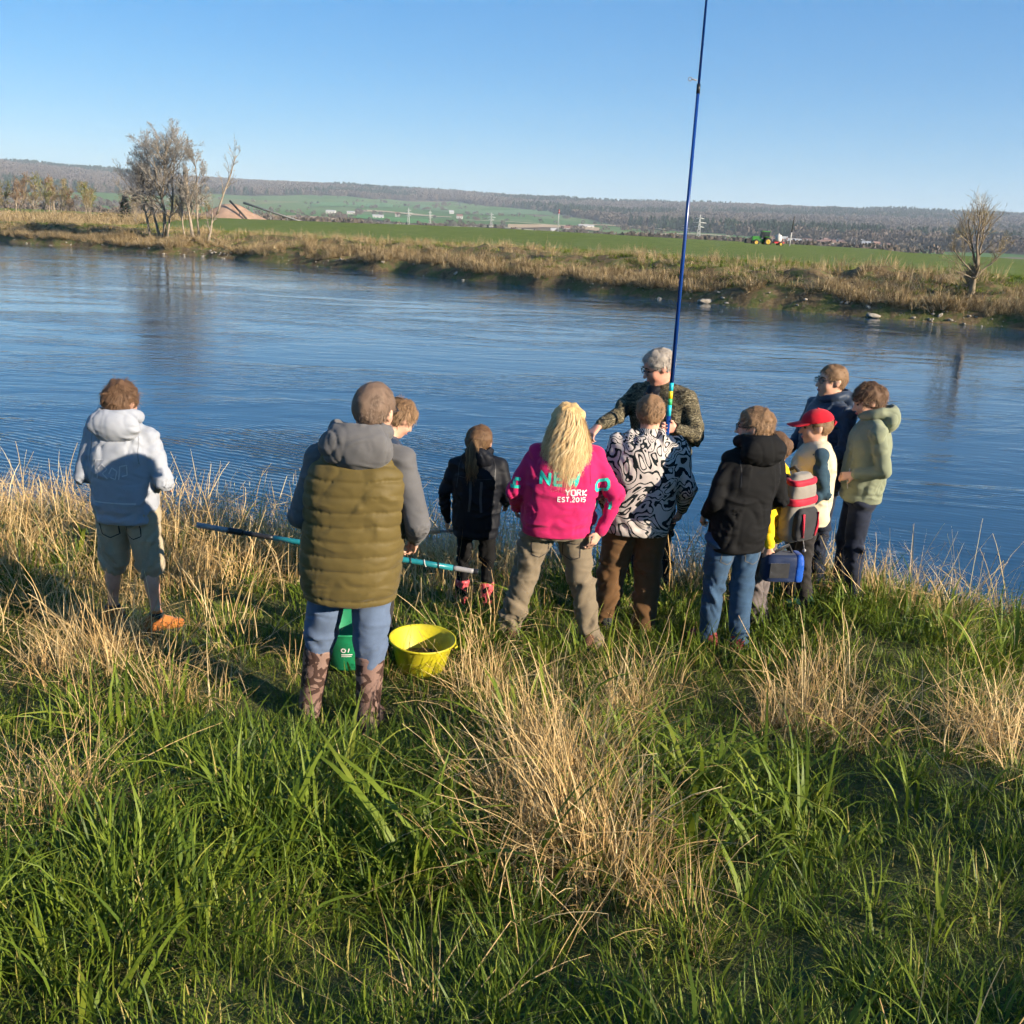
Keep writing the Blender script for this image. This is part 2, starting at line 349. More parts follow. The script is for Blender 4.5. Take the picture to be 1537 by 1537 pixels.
# ------------------------------------------------------------------ instancing helper for uncountable vegetation
def asset_collection(name, meshes, material):
    c = bpy.data.collections.new(name)
    for k, me in enumerate(meshes):
        if len(me.materials) == 0: me.materials.append(material)
        o = bpy.data.objects.new('%s_%02d' % (name, k), me); c.objects.link(o)
    return c
def scatter(name, P, rot, scl, idx, coll, label, cat):
    me = bpy.data.meshes.new(name); n = len(P)
    me.vertices.add(n); me.vertices.foreach_set('co', np.asarray(P, np.float32).ravel())
    a = me.attributes.new('rot', 'FLOAT_VECTOR', 'POINT'); a.data.foreach_set('vector', np.asarray(rot, np.float32).ravel())
    a = me.attributes.new('scl', 'FLOAT_VECTOR', 'POINT'); a.data.foreach_set('vector', np.asarray(scl, np.float32).ravel())
    a = me.attributes.new('pick', 'INT', 'POINT'); a.data.foreach_set('value', np.asarray(idx, np.int32))
    o = link(name, me)
    g = bpy.data.node_groups.new(name, 'GeometryNodeTree'); g.interface.new_socket('Geometry', in_out='INPUT', socket_type='NodeSocketGeometry'); g.interface.new_socket('Geometry', in_out='OUTPUT', socket_type='NodeSocketGeometry')
    N = g.nodes; gi = N.new('NodeGroupInput'); go = N.new('NodeGroupOutput'); ip = N.new('GeometryNodeInstanceOnPoints'); ci = N.new('GeometryNodeCollectionInfo')
    ci.inputs['Collection'].default_value = coll; ci.inputs['Separate Children'].default_value = True; ci.inputs['Reset Children'].default_value = True
    def attr(nm, ty):
        q = N.new('GeometryNodeInputNamedAttribute'); q.data_type = ty; q.inputs['Name'].default_value = nm
        return [s for s in q.outputs if s.enabled and s.name == 'Attribute'][0]
    L = g.links; L.new(gi.outputs[0], ip.inputs['Points']); L.new(ci.outputs[0], ip.inputs['Instance']); ip.inputs['Pick Instance'].default_value = True
    L.new(attr('pick', 'INT'), ip.inputs['Instance Index'])
    er = N.new('FunctionNodeEulerToRotation'); L.new(attr('rot', 'FLOAT_VECTOR'), er.inputs[0]); L.new(er.outputs[0], ip.inputs['Rotation'])
    L.new(attr('scl', 'FLOAT_VECTOR'), ip.inputs['Scale']); L.new(ip.outputs[0], go.inputs[0])
    md = o.modifiers.new('scatter', 'NODES'); md.node_group = g
    return props(o, label, cat, kind='stuff')
PERB = {}                                                # vertices per blade of each generated array
def blades(n, rlen, rwid, spread, lean, curl, seg=5, seed=0, kink=0.0, taper=0.8, tone=(0, 1), seedhead=0.0, vfold=0.25):
    """a tuft of n blades: V, F, per-vertex tone"""
    g = np.random.default_rng(seed)
    L = g.uniform(*rlen, n); W = g.uniform(*rwid, n); th = g.uniform(0, 2*np.pi, n); r0 = np.sqrt(g.uniform(0, 1, n))*spread
    base = np.stack([r0*np.cos(th), r0*np.sin(th), np.full(n, -0.02)], 1)
    dirn = th + g.normal(0, 0.8, n); ln = g.uniform(*lean, n); cu = g.uniform(*curl, n)
    tn = g.uniform(*tone, n); side = np.stack([-np.sin(dirn), np.cos(dirn), np.zeros(n)], 1)
    tw = g.normal(0, 0.5, n)
    pos = base.copy(); ang = ln.copy(); az = dirn.copy(); rows = []
    kn = g.integers(1, seg, n); ka = np.where(g.uniform(0, 1, n) < kink, g.uniform(0.6, 1.9, n), 0)
    for k in range(seg+1):
        f = k/seg; w = W*(1-f**2*taper if taper < 1 else (1-f**1.6))*(0.55+0.45*min(1, f*4))
        if k == seg and taper >= 0.8: w = W*0.08
        if seedhead: w = np.where((f > 0.7) & (g.uniform(0, 1, n) < 2) & (np.arange(n) % int(1/seedhead) == 0), W*2.6*(1.15-f), w)
        s2 = side*np.cos(tw*f*2)[:, None] + np.array([0, 0, 1])*np.sin(tw*f*2)[:, None]*0.5
        rows.append((pos-s2*w[:, None]/2, pos+s2*w[:, None]/2))
        d = np.stack([np.sin(ang)*np.cos(az), np.sin(ang)*np.sin(az), np.cos(ang)], 1)
        pos = pos + d*(L/seg)[:, None]; ang = ang + cu*(0.4+f)/seg*1.4 + np.where(kn == k+1, ka, 0) + g.normal(0, 0.05, n); az = az + g.normal(0, 0.08, n)
    V = np.stack([q for r in rows for q in r], 1).reshape(-1, 3)          # n, 2*(seg+1), 3
    m2 = 2*(seg+1); b = np.arange(n)[:, None]*m2 + np.arange(seg)[None]*2
    F = np.stack([b, b+1, b+3, b+2], -1).reshape(-1, 4)
    PERB[id(V)] = m2
    return V, F, np.repeat(tn, m2)
def tuft(name, parts): return parts
def tuft_mesh(name, parts):
    V = []; F = []; T = []; k = 0
    for v, f, tt in parts: V.append(v); F.append(f+k); T.append(tt); k += len(v)
    me = raw_mesh(name, np.concatenate(V), np.concatenate(F)); a = me.attributes.new('tone', 'FLOAT', 'POINT'); a.data.foreach_set('value', np.concatenate(T).astype(np.float32)); return me
def bake(name, P, rot, sc, kind, tufts, material, label, cat, seed):
    """all blades of a sward as one mesh; fewer and slightly wider blades farther off"""
    g = np.random.default_rng(seed); V = []; F = []; T = []; off = 0
    keep = np.interp(P[:, 1], [2.0, 3.3, 4.5, 7.0, 10], [0.92, 0.82, 0.58, 0.40, 0.34])
    for p, r, c, k, kp in zip(P, rot, sc, kind, keep):
        R = np.array(Euler(r).to_matrix(), np.float32)*c; dt = g.uniform(-0.15, 0.15)
        for v, f, tt in tufts[k]:
            m2 = PERB[id(v)]; nb = len(v)//m2; sel = g.uniform(0, 1, nb) < kp
            if not sel.any(): continue
            w = v.reshape(nb, m2, 3)[sel]
            if kp < 0.9:
                mid = (w[:, 0::2]+w[:, 1::2])/2; q = 1+(1-kp)*0.7; w = w.copy()
                w[:, 0::2] = mid+(w[:, 0::2]-mid)*q; w[:, 1::2] = mid+(w[:, 1::2]-mid)*q
            n_ = len(w); w = w.reshape(-1, 3) @ R.T + p
            seg = m2//2-1; b = np.arange(n_)[:, None]*m2 + np.arange(seg)[None]*2 + off
            F.append(np.stack([b, b+1, b+3, b+2], -1).reshape(-1, 4)); V.append(w); T.append(tt.reshape(nb, m2)[sel].ravel()+dt); off += len(w)
    me = raw_mesh(name, np.concatenate(V), np.concatenate(F)); a = me.attributes.new('tone', 'FLOAT', 'POINT'); a.data.foreach_set('value', np.concatenate(T).astype(np.float32))
    print(name, 'tris', len(me.polygons)*2)
    return props(link(name, me, material), label, cat, kind='stuff')
M_GREEN = leafy('green_blades', [(0.0, (0.042, 0.074, 0.009)), (0.35, (0.092, 0.140, 0.013)), (0.7, (0.160, 0.208, 0.020)), (0.90, (0.25, 0.265, 0.040)), (1.0, (0.42, 0.33, 0.11))], 0.30, 0.5, spec=0.22)
M_FARSTRAW = leafy('weathered_straw', [(0.0, (0.15, 0.105, 0.05)), (0.4, (0.27, 0.195, 0.10)), (0.8, (0.40, 0.30, 0.165)), (1.0, (0.50, 0.40, 0.24))], 0.15, 0.7, spec=0.1)
M_STRAW = leafy('dry_straw', [(0.0, (0.25, 0.15, 0.055)), (0.4, (0.45, 0.29, 0.115)), (0.8, (0.60, 0.42, 0.19)), (1.0, (0.70, 0.54, 0.29))], 0.22, 0.6, spec=0.2)
lush = [tuft('lush', [blades(56, (0.13, 0.34), (0.006, 0.0125), 0.17, (0.10, 1.0), (0.2, 1.8), 4, 100+k, kink=0.10, taper=1.0, tone=(0.1, 0.75)),
                      blades(44, (0.07, 0.20), (0.005, 0.009), 0.18, (0.1, 1.1), (0.2, 1.5), 3, 130+k, taper=1.0, tone=(0.2, 0.97))]) for k in range(7)]
fine_ = [tuft('fine', [blades(95, (0.06, 0.20), (0.005, 0.008), 0.19, (0.05, 1.15), (0.1, 1.6), 3, 200+k, taper=1.0, tone=(0.15, 0.97))]) for k in range(6)]
broad = [tuft('broad', [blades(16, (0.28, 0.55), (0.013, 0.022), 0.10, (0.1, 0.8), (0.5, 1.8), 6, 260+k, kink=0.2, taper=1.0, tone=(0.25, 0.75)),
                        blades(40, (0.08, 0.24), (0.004, 0.007), 0.17, (0.1, 0.9), (0.2, 1.2), 3, 290+k, taper=1.0, tone=(0.2, 0.9))]) for k in range(4)]
straw = [tuft('straw', [blades(36, (0.35, 0.80), (0.003, 0.0055), 0.16, (0.02, 0.6), (0.0, 1.1), 6, 300+k, kink=0.45, taper=0.5, tone=(0.2, 1.0), seedhead=0.25),
                        blades(22, (0.20, 0.5), (0.004, 0.009), 0.16, (0.1, 1.0), (0.3, 2.2), 5, 330+k, kink=0.5, taper=1.0, tone=(0.3, 1.0))]) for k in range(7)]
flat = [tuft('flat_straw', [blades(40, (0.3, 0.75), (0.003, 0.007), 0.2, (0.8, 1.5), (0.0, 0.7), 5, 360+k, kink=0.4, taper=0.6, tone=(0.1, 0.9))]) for k in range(5)]
weed = [tuft('weed', [blades(22, (0.07, 0.16), (0.022, 0.040), 0.10, (0.5, 1.3), (0.2, 1.0), 4, 500+k, taper=1.0, tone=(0.3, 0.8)), blades(30, (0.06, 0.2), (0.004, 0.008), 0.17, (0.1, 1.0), (0.2, 1.4), 3, 510+k, taper=1.0, tone=(0.2, 0.9))]) for k in range(3)]
G_TUFTS = lush+fine_+broad+weed
S_TUFTS = straw+flat

# where the dry patches stand on the near bank: x, y, radius, strength
DRY = [(0.22, 3.7, (0.26, 0.50), 0.9), (0.30, 3.1, (0.18, 0.25), 0.85), (1.65, 4.8, (0.28, 0.4), 0.45), (2.3, 4.4, (0.35, 0.35), 0.45),
       (-0.2, 5.2, (0.5, 0.45), 0.62), (0.6, 4.8, (0.4, 0.35), 0.45), (-2.3, 5.3, (0.5, 0.45), 0.6), (-1.65, 3.0, (0.3, 0.35), 0.55), (-0.3, 6.2, (0.8, 0.5), 0.55), (2.4, 3.7, (0.3, 0.3), 0.5), (3.0, 6.9, (1.2, 0.6), 0.6)]
def dry_density(x, y):
    u = y-edge_y(x)
    d = 0.015 + 0.05*sstep(4.2, 5.0, y) + 0.95*np.exp(-((u+0.15)/0.75)**2)*np.interp(x, [-6, -1.0, 0.5, 2.0, 6], [1.0, 0.95, 0.40, 0.28, 0.45])
    d = d + 0.75*sstep(-1.3, -2.3, x)*sstep(5.3, 6.6, y)*(u < 0.7)
    for cx, cy, r, w in DRY: d = np.maximum(d, w*np.exp(-(((x-cx)/r[0])**2+((y-cy)/r[1])**2)))
    n_ = fbm(x*1.3, y*1.3, seed=71, oct=3); d = np.clip(d*(0.35+1.1*n_) + 0.28*sstep(0.60, 0.72, n_)*sstep(3.4, 4.4, y), 0, 1)*(1-0.68*np.exp(-((y-5.3)/1.25)**2)*sstep(-2.6, -1.6, x))
    for cx, cy, r, w in DRY[:2]: d = np.maximum(d, w*np.exp(-(((x-cx)/r[0])**2+((y-cy)/r[1])**2)))
    return d*(u < 1.4)
def height_k(x, y):
    k = np.interp(y, [1.0, 3.2, 4.2, 5.2, 6.6, 7.6, 8.4], [0.98, 0.86, 0.78, 0.82, 0.86, 0.80, 0.9])
    for cx, cy, r in FEET: k = k*(1-0.12*np.exp(-((x-cx)**2+(y-cy)**2)/r**2))
    return k
FEET = [(-2.4, 5.7, 0.4), (-0.85, 4.45, 0.45), (-0.25, 6.5, 0.35), (0.3, 5.85, 0.5), (0.85, 6.15, 0.4), (1.5, 5.85, 0.4), (1.8, 6.3, 0.35), (2.1, 6.35, 0.4), (2.45, 6.7, 0.4), (-0.55, 5.1, 0.35), (-0.95, 5.0, 0.3)]
def scatter_near(step, fn, seed):
    g = np.random.default_rng(seed)
    X, Y = np.meshgrid(np.arange(-9.5, 9.5, step), np.arange(1.0, 10.2, step)); n = X.size
    x = X.ravel()+g.uniform(-0.7, 0.7, n)*step; y = Y.ravel()+g.uniform(-0.7, 0.7, n)*step
    keep = (g.uniform(0, 1, n) < fn(x, y)) & (np.abs(x) < 1.6+0.66*y)
    return x[keep], y[keep], g
def place(x, y, g, tilt=0.12):
    n = len(x); P = np.column_stack([x, y, ground_z(x, y)])
    rot = np.column_stack([g.normal(0, tilt, n), g.normal(0, tilt, n), g.uniform(0, 6.283, n)])
    return P, rot
def trod(x, y):
    k = np.ones_like(x)
    for cx, cy, r in TROD: k = k*(1-np.exp(-(((x-cx)**2+(y-cy)**2)/r**2)**2)*0.97)
    return k
TROD = [(-0.50, 5.30, 0.19), (-0.93, 5.32, 0.19)]
gd = lambda x, y: (1-0.55*dry_density(x, y))*np.where(y-edge_y(x) < 0.9, 1, 0)*trod(x, y)
x, y, g = scatter_near(0.145, lambda x, y: gd(x, y)*(0.78+0.22*sstep(0.35, 0.6, fbm(x*1.1, y*1.1, seed=77))), 11)
P, rot = place(x, y, g); big = fbm(x*0.8, y*0.8, seed=78, oct=3)
n = len(x); kind = np.where(g.uniform(0, 1, n) < 0.30+0.5*(big > 0.5), g.integers(0, 7, n), g.integers(7, 13, n))
brd = 0.06*(big > 0.47)+0.40*np.exp(-(((x-1.05)/0.8)**2+((y-3.6)/0.7)**2)); kind = np.where(g.uniform(0, 1, n) < brd, g.integers(13, 17, n), kind); kind = np.where(g.uniform(0, 1, n) < 0.035+0.5*np.exp(-(((x-0.4)/0.35)**2+((y-4.75)/0.25)**2)), g.integers(17, 20, n), kind)
sc = g.uniform(0.65, 1.2, n)*(0.70+0.62*sstep(0.34, 0.64, big))*np.where(kind >= 7, 1.15, 1.0)*height_k(x, y)
bake('green_grass', P, rot, sc, kind, G_TUFTS, M_GREEN, 'lush green grass covering the near river bank', 'grass', 21)
x, y, g = scatter_near(0.15, lambda x, y: dry_density(x, y)*trod(x, y), 12)
for cx, cy, sx_, sy_, k_ in ((0.22, 3.65, 0.13, 0.32, 60), (0.31, 3.05, 0.09, 0.16, 20), (-2.35, 5.15, 0.2, 0.2, 14), (1.62, 4.75, 0.12, 0.22, 20), (2.4, 4.3, 0.16, 0.2, 15), (-1.62, 2.95, 0.1, 0.14, 10), (0.75, 4.75, 0.12, 0.12, 9), (-0.1, 4.95, 0.15, 0.16, 14), (2.05, 5.3, 0.15, 0.12, 7), (-1.85, 4.6, 0.15, 0.12, 8)):   # matted clumps
    x = np.r_[x, g.normal(cx, sx_, k_)]; y = np.r_[y, g.normal(cy, sy_, k_)]
kp_ = trod(x, y) > 0.5; x, y = x[kp_], y[kp_]
P, rot = place(x, y, g, 0.16); n = len(x)
kind = np.where(g.uniform(0, 1, n) < 0.62+0.3*(y > 6.6), g.integers(0, 7, n), g.integers(7, 12, n))
sc = g.uniform(0.6, 1.2, n)*np.interp(y, [1, 3.5, 4.3, 5, 6.4, 7.4, 8.4], [0.70, 0.74, 0.66, 0.56, 0.54, 0.76, 0.9])*(0.35+0.65*height_k(x, y)/np.interp(y, [1.0, 3.2, 4.2, 5.2, 6.6, 7.6, 8.4], [0.95, 0.85, 0.66, 0.55, 0.50, 0.62, 0.85]))
bake('dry_grass', P, rot, sc, kind, S_TUFTS, M_STRAW, 'pale dry straw standing among the green grass and along the water edge', 'dry grass', 22)
# ------------------------------------------------------------------ far bank: vegetation, trees, farm things
_sd = np.linspace(0, SL, 4000); _sp, _ = shore_pt(_sd)
def bank_st(x, y):
    c = (x-_sp[:, 0])*INL[1]-(y-_sp[:, 1])*INL[0]; i = int(np.argmin(np.abs(c))); return _sd[i], float(np.dot(np.array([x, y])-_sp[i], INL))
def bank_z(x, y):
    s, tt = bank_st(x, y); return float(bank_profile(np.array([tt]), np.array([s]))[0])
def far_z(x, y): return float(hill_z(np.array([x]), np.array([y]))[0])
clump = [tuft_mesh('bank_straw', [blades(46, (0.35, 0.95), (0.014, 0.034), 0.30, (0.05, 0.75), (0.1, 1.3), 3, 400+k, kink=0.35, taper=0.8, tone=(0.0, 0.95))]) for k in range(5)]
reed = [tuft_mesh('bank_reed', [blades(12, (0.5, 1.2), (0.012, 0.026), 0.35, (0.0, 0.25), (0.0, 0.4), 3, 420+k, kink=0.2, taper=0.7, tone=(0.3, 1.0))]) for k in range(3)]
sod = [tuft_mesh('bank_sod', [blades(40, (0.15, 0.45), (0.02, 0.045), 0.35, (0.1, 1.0), (0.2, 1.2), 2, 440+k, taper=1.0, tone=(0.1, 0.95))]) for k in range(4)]
C_BS = asset_collection('far_straw', clump+reed, M_FARSTRAW); C_BG = asset_collection('far_sod', sod, M_GREEN)
g = np.random.default_rng(51); n = 24000
s = g.uniform(300, 572, n); tt = np.where(g.uniform(0, 1, n) < 0.55, g.uniform(0.5, 4.5, n), g.uniform(3, 19, n))
pn = fbm(s*0.22, tt*0.30, seed=81, oct=3); edge_r = np.exp(-((tt-1.7)/1.3)**2)+0.8*np.exp(-((tt-12)/1.8)**2)
kp = g.uniform(0, 1, n) < np.clip(0.32+1.8*(pn-0.42)+0.75*edge_r*(pn > 0.36), 0, 1)*np.where(tt > 15, 0.35, 1); s, tt = s[kp], tt[kp]; n = len(s); P = bank_point(s, tt)
kind = np.where((tt > 8.5) & (g.uniform(0, 1, n) < 0.8), g.integers(5, 8, n), g.integers(0, 5, n)); sc = (0.35+0.75*g.uniform(0, 1, n)**1.5)*np.where(kind > 4, 0.9, 1.0)*(0.6+0.8*fbm(s*0.5, tt*0.5, seed=85, oct=2))
rot = np.column_stack([g.normal(0, 0.2, n), g.normal(0, 0.2, n), g.uniform(0, 6.28, n)])
scatter('far_dry_grass', P, rot, np.column_stack([sc*1.2, sc*1.2, sc]), kind, C_BS, 'dry yellow grass and reeds along the far bank', 'dry grass')
n = 9000; s = g.uniform(300, 572, n); tt = g.uniform(1.5, 22, n); pn = fbm(s*0.16, tt*0.25, seed=83, oct=3)
kp = g.uniform(0, 1, n) < np.clip((pn-0.42)*5+sstep(12, 15, tt), 0, 1); s, tt = s[kp], tt[kp]; n = len(s); P = bank_point(s, tt); sc = g.uniform(0.6, 1.2, n)
scatter('far_green_grass', P, np.column_stack([g.normal(0, 0.1, n), g.normal(0, 0.1, n), g.uniform(0, 6.28, n)]), np.column_stack([sc*1.4, sc*1.4, sc*0.7]), g.integers(0, 4, n), C_BG, 'green grass on the far bank and field edge', 'grass')
# left-hand strip of tall dry grass in front of the copse
n = 1800; x = g.uniform(-125, -58, n); y = g.uniform(140, 186, n); kp = g.uniform(0, 1, n) < 0.9; P = np.array([(a, b, bank_z(a, b)) for a, b in zip(x[kp], y[kp])]); n = len(P); sc = g.uniform(1.0, 1.9, n)
scatter('tall_dry_grass', P, np.column_stack([np.zeros(n), np.zeros(n), g.uniform(0, 6.28, n)]), np.column_stack([sc*1.6, sc*1.6, sc*0.8]), g.integers(0, 8, n), C_BS, 'tall dry grass in front of the copse at the left', 'dry grass')
# stones at the water line
def rock_mesh(name, seed, sub=2):
    bm = bmesh.new(); bmesh.ops.create_icosphere(bm, subdivisions=sub, radius=1.0); q = np.array([v.co[:] for v in bm.verts]); d = 0.62+0.75*fbm(q[:, 0]*1.3+seed*7, q[:, 1]*1.3, q[:, 2]*1.3, 3, seed)
    for v, k in zip(bm.verts, d): v.co = v.co*float(k); v.co.z *= 0.62
    me = bpy.data.meshes.new(name); bm.to_mesh(me); bm.free(); return me
M_STONE = mottled('river_stone', (0.20, 0.17, 0.135), (0.38, 0.335, 0.27), 1.5, 0.85, 0.4, 6, 0.05)
rocks = [rock_mesh('rock', k, 1) for k in range(4)]
C_ROCK = asset_collection('shore_rock', rocks, M_STONE)
n = 900; s = g.uniform(305, 572, n); kp = g.uniform(0, 1, n) < 0.25+0.9*(noise(s*0.09, 1.0, seed=91) > 0.5); s = s[kp]; n = len(s); P = bank_point(s, g.uniform(-0.25, 0.75, n)); P[:, 2] = np.maximum(P[:, 2], WATER_Z-0.02); sc = 0.05+0.14*g.uniform(0, 1, n)**3
scatter('shore_stones', P, g.uniform(0, 6.28, (n, 3))*[0.1, 0.1, 1], np.column_stack([sc*1.3, sc, sc]), g.integers(0, 4, n), C_ROCK, 'pale stones along the far water line', 'stones')
for k, (px_, py_, r_, lb) in enumerate(((11.3, 60.6, 0.36, 'largest pale boulder at the far water line, right of the pole'), (12.6, 59.6, 0.26, 'smaller flat stone next to the largest pale boulder'), (19.3, 54.2, 0.26, 'flat grey stone at the water line left of the willow'))):
    o = link('boulder', rock_mesh('boulder', 20+k, 3), M_STONE, None, (px_, py_, WATER_Z+0.12)); o.scale = (r_*1.5, r_, r_*0.8); props(o, lb, 'boulder', 'boulders on the far shore')

M_BARK = mottled('grey_bark', (0.17, 0.135, 0.095), (0.32, 0.26, 0.19), 4, 0.9, 0.5, 20, 0.02)
M_TWIG = mottled('twigs', (0.17, 0.15, 0.125), (0.29, 0.26, 0.22), 2, 0.9)
M_WILLOW = mottled('willow_twigs', (0.22, 0.17, 0.095), (0.34, 0.275, 0.165), 2, 0.8)
def tree_parts(seed, stems, levels, thin=1.0, buds=0):
    """stems: (start, direction, length, radius); levels: per level (children, length ratio, spread, droop)"""
    g = np.random.default_rng(seed); A = MB(); B = MB(); cur = [(Vector(p), Vector(d).normalized(), L, r, 0) for p, d, L, r in stems]
    while cur:
        nx = []
        for p, d, L, r, lv in cur:
            k = (7, 5, 4, 3, 2)[lv]; pts = [p.copy()]; dd = d.copy(); up = levels[lv][3] if lv < len(levels) else 0.1
            for i in range(k):
                dd = (dd+Vector(g.normal(0, 0.10+0.04*lv, 3).tolist())+Vector((0, 0, up))).normalized(); pts.append(pts[-1]+dd*L/k)
            rs = [max(r*(1-0.72*i/k), 0.012*thin) for i in range(k+1)]
            if lv < 3: (A if lv < 2 else B).tube(pts, rs, (7, 5, 3)[lv], lv < 1)
            else:                                            # finest twigs: thin two-sided strips
                sd = dd.orthogonal().normalized(); sd.rotate(Matrix.Rotation(g.uniform(0, 6.28), 3, dd)); B.add([w_ for q_, r_ in zip(pts, rs) for w_ in (q_-sd*r_, q_+sd*r_)], [(2*i, 2*i+1, 2*i+3, 2*i+2) for i in range(k)])
            if lv < len(levels):
                nc, ratio, spread, _ = levels[lv]; nc = int(nc*g.uniform(0.8, 1.2)+0.5)
                for c in range(nc):
                    f = g.uniform(0.28 if lv == 0 else 0.15, 1.0); i = min(k-1, int(f*k)); q = pts[i].lerp(pts[i+1], f*k-i); ax = (pts[i+1]-pts[i]).normalized()
                    sd = ax.orthogonal().normalized(); sd.rotate(Matrix.Rotation(g.uniform(0, 6.28), 3, ax)); an_ = spread*g.uniform(0.6, 1.25)
                    nx.append((q, ax*math.cos(an_)+sd*math.sin(an_), L*ratio*(1.15-0.6*f)*g.uniform(0.7, 1.25), max(rs[i]*0.55, 0.013*thin), lv+1))
        cur = nx
    return A, B
def tree(name, label, loc, A, B, bark, twig, cat='tree', group=None, rotz=0, scale=1.0):
    e = empty(name, loc, rotz); e.scale = (scale,)*3; props(e, label, cat, group); A.build('trunk', bark, e); B.build('crown', twig, e); return e
def copy_tree(o, parent=None):
    c = o.copy(); COL.objects.link(c); c.parent = parent
    for ch in o.children: copy_tree(ch, c)
    return c
x, y = -40.8, 113.0
A, B = tree_parts(3, [((0, 0, -0.3), (0.03, 0, 1), 10.8, 0.22), ((-0.5, 0.5, -0.3), (-0.14, 0, 1), 9.4, 0.16), ((-1.5, 0.2, -0.3), (-0.28, 0.1, 1), 7.8, 0.14), ((0.5, -0.4, -0.3), (0.12, 0.05, 1), 9.2, 0.14)], [(16, 0.47, 0.75, 0.03), (9, 0.54, 0.60, 0.05), (7, 0.55, 0.58, 0.06), (4, 0.65, 0.5, 0.05)], 0.75)
tree('bare_tree', 'large leafless tree with rounded crown on the far bank', (x, y, bank_z(x, y)), A, B, M_BARK, M_TWIG)
x, y = -36.4, 110.0
A, B = tree_parts(5, [((0, 0, -0.3), (-0.06, 0, 1), 7.2, 0.20), ((0.5, 0.3, -0.3), (0.03, 0, 1), 8.6, 0.13), ((-0.9, 0, -0.3), (-0.16, 0, 1), 6.0, 0.11)], [(11, 0.42, 0.45, 0.09), (8, 0.48, 0.5, 0.09), (8, 0.5, 0.5, 0.08), (4, 0.6, 0.5, 0.05)], 0.9)
tree('bare_tree', 'leafless multi stemmed tree just right of the large rounded tree', (x, y, bank_z(x, y)), A, B, M_BARK, M_TWIG)
x, y = -34.6, 109.0
A, B = tree_parts(7, [((0, 0, -0.3), (0.36, 0, 1), 3.6, 0.18), ((1.2, 0.0, 3.0), (0.14, 0, 1), 6.4, 0.12)], [(8, 0.46, 0.42, 0.10), (6, 0.5, 0.5, 0.10), (4, 0.5, 0.5, 0.08)], 1.0)
tree('bare_tree', 'slender pale leaning tree, rightmost of the three on the far bank', (x, y, bank_z(x, y)), A, B, M_BARK, M_TWIG)
x, y = 25.3, 56.0
A, B = tree_parts(9, [((0, 0, -0.4), (0.03, 0, 1), 1.9, 0.22), ((0.02, 0, 1.2), (0.32, 0.1, 1), 3.1, 0.085), ((-0.02, 0, 1.2), (-0.34, 0, 1), 3.0, 0.08), ((0, 0, 1.3), (0.02, -0.1, 1), 3.3, 0.085), ((0, 0, 1.1), (0.8, 0.1, 0.6), 2.2, 0.06), ((0, 0, 1.1), (-0.8, 0.1, 0.5), 2.2, 0.06), ((0, 0, 0.9), (-1.0, -0.1, 0.12), 1.6, 0.045)], [(9, 0.60, 0.6, 0.05), (8, 0.58, 0.5, 0.08), (5, 0.65, 0.45, 0.06)], 0.33)
tree('pollard_willow', 'bushy pollard willow with golden twigs near the right edge', (x, y, bank_z(x, y)), A, B, mottled('dark_willow_bark', (0.12, 0.095, 0.065), (0.22, 0.175, 0.12), 6, 0.95, 0.6, 25, 0.03), M_WILLOW)
# copse at the left edge
protos = []
for k in range(3):
    A, B = tree_parts(30+k, [((0, 0, -0.3), (0.04*(k-1), 0, 1), 5.2, 0.10), ((0.4, 0.3, -0.3), (0.12, 0, 1), 4.4, 0.07)], [(10, 0.48, 0.5, 0.07), (8, 0.5, 0.55, 0.06), (4, 0.55, 0.6, 0.05)], 1.7)
    tw = mottled('copse_twigs_%d' % k, [(0.15, 0.115, 0.06), (0.13, 0.13, 0.045), (0.15, 0.10, 0.065)][k], [(0.24, 0.19, 0.105), (0.20, 0.19, 0.07), (0.23, 0.16, 0.105)][k], 1, 0.9)
    protos.append((A, B, tw))
g = np.random.default_rng(61); made = []
for i in range(30):
    x = -104+44*i/29+g.uniform(-1.5, 1.5); y = g.uniform(184, 204); k = int(g.integers(0, 3)); hs = np.interp(x, [-118, -95, -80, -58], [1.2, 1.1, 0.8, 0.5])*g.uniform(0.8, 1.2)
    lb = ['bare grey brown tree in the copse at the left edge', 'bare tree with olive green twigs in the copse at the left edge', 'bare reddish brown tree in the copse at the left edge'][k]
    have = [q for q in made if q[0] == k]
    if have: o = copy_tree(have[0][1]); o.location = (x, y, bank_z(x, y)); o.rotation_euler = (0, 0, g.uniform(0, 6.28)); o.scale = (hs,)*3
    else: o = tree('copse_tree', lb, (x, y, bank_z(x, y)), protos[k][0], protos[k][1], M_BARK, protos[k][2], 'tree', 'bare trees of the left copse', 0, hs)
    made.append((k, o))
# small conifers
M_CON = mottled('conifer_needles', (0.010, 0.024, 0.012), (0.03, 0.055, 0.025), 1.2, 0.9, 0.5, 8, 0.2)
def conifer_parts(h, seed):
    g = np.random.default_rng(seed); A = MB(); A.tube([(0, 0, -0.2), (0, 0, h*0.9)], [0.04*h, 0.008*h], 6); V = []; F = []
    for i in range(420):
        f = g.uniform(0.04, 1)**0.8; z = h*f; r = 0.30*h*(1-f)**0.75*g.uniform(0.35, 1.05)+0.02*h; a = g.uniform(0, 6.28); c = np.array([r*math.cos(a), r*math.sin(a), z]); o = np.array([math.cos(a), math.sin(a), g.uniform(-0.3, 0.5)])*0.075*h; s_ = np.array([-math.sin(a), math.cos(a), g.uniform(-.5, .5)])*0.035*h; b = len(V)
        V += [c-o, c+s_, c+o, c-s_]; F.append((b, b+1, b+2, b+3))
    B = MB(); B.add(V, F); return A, B
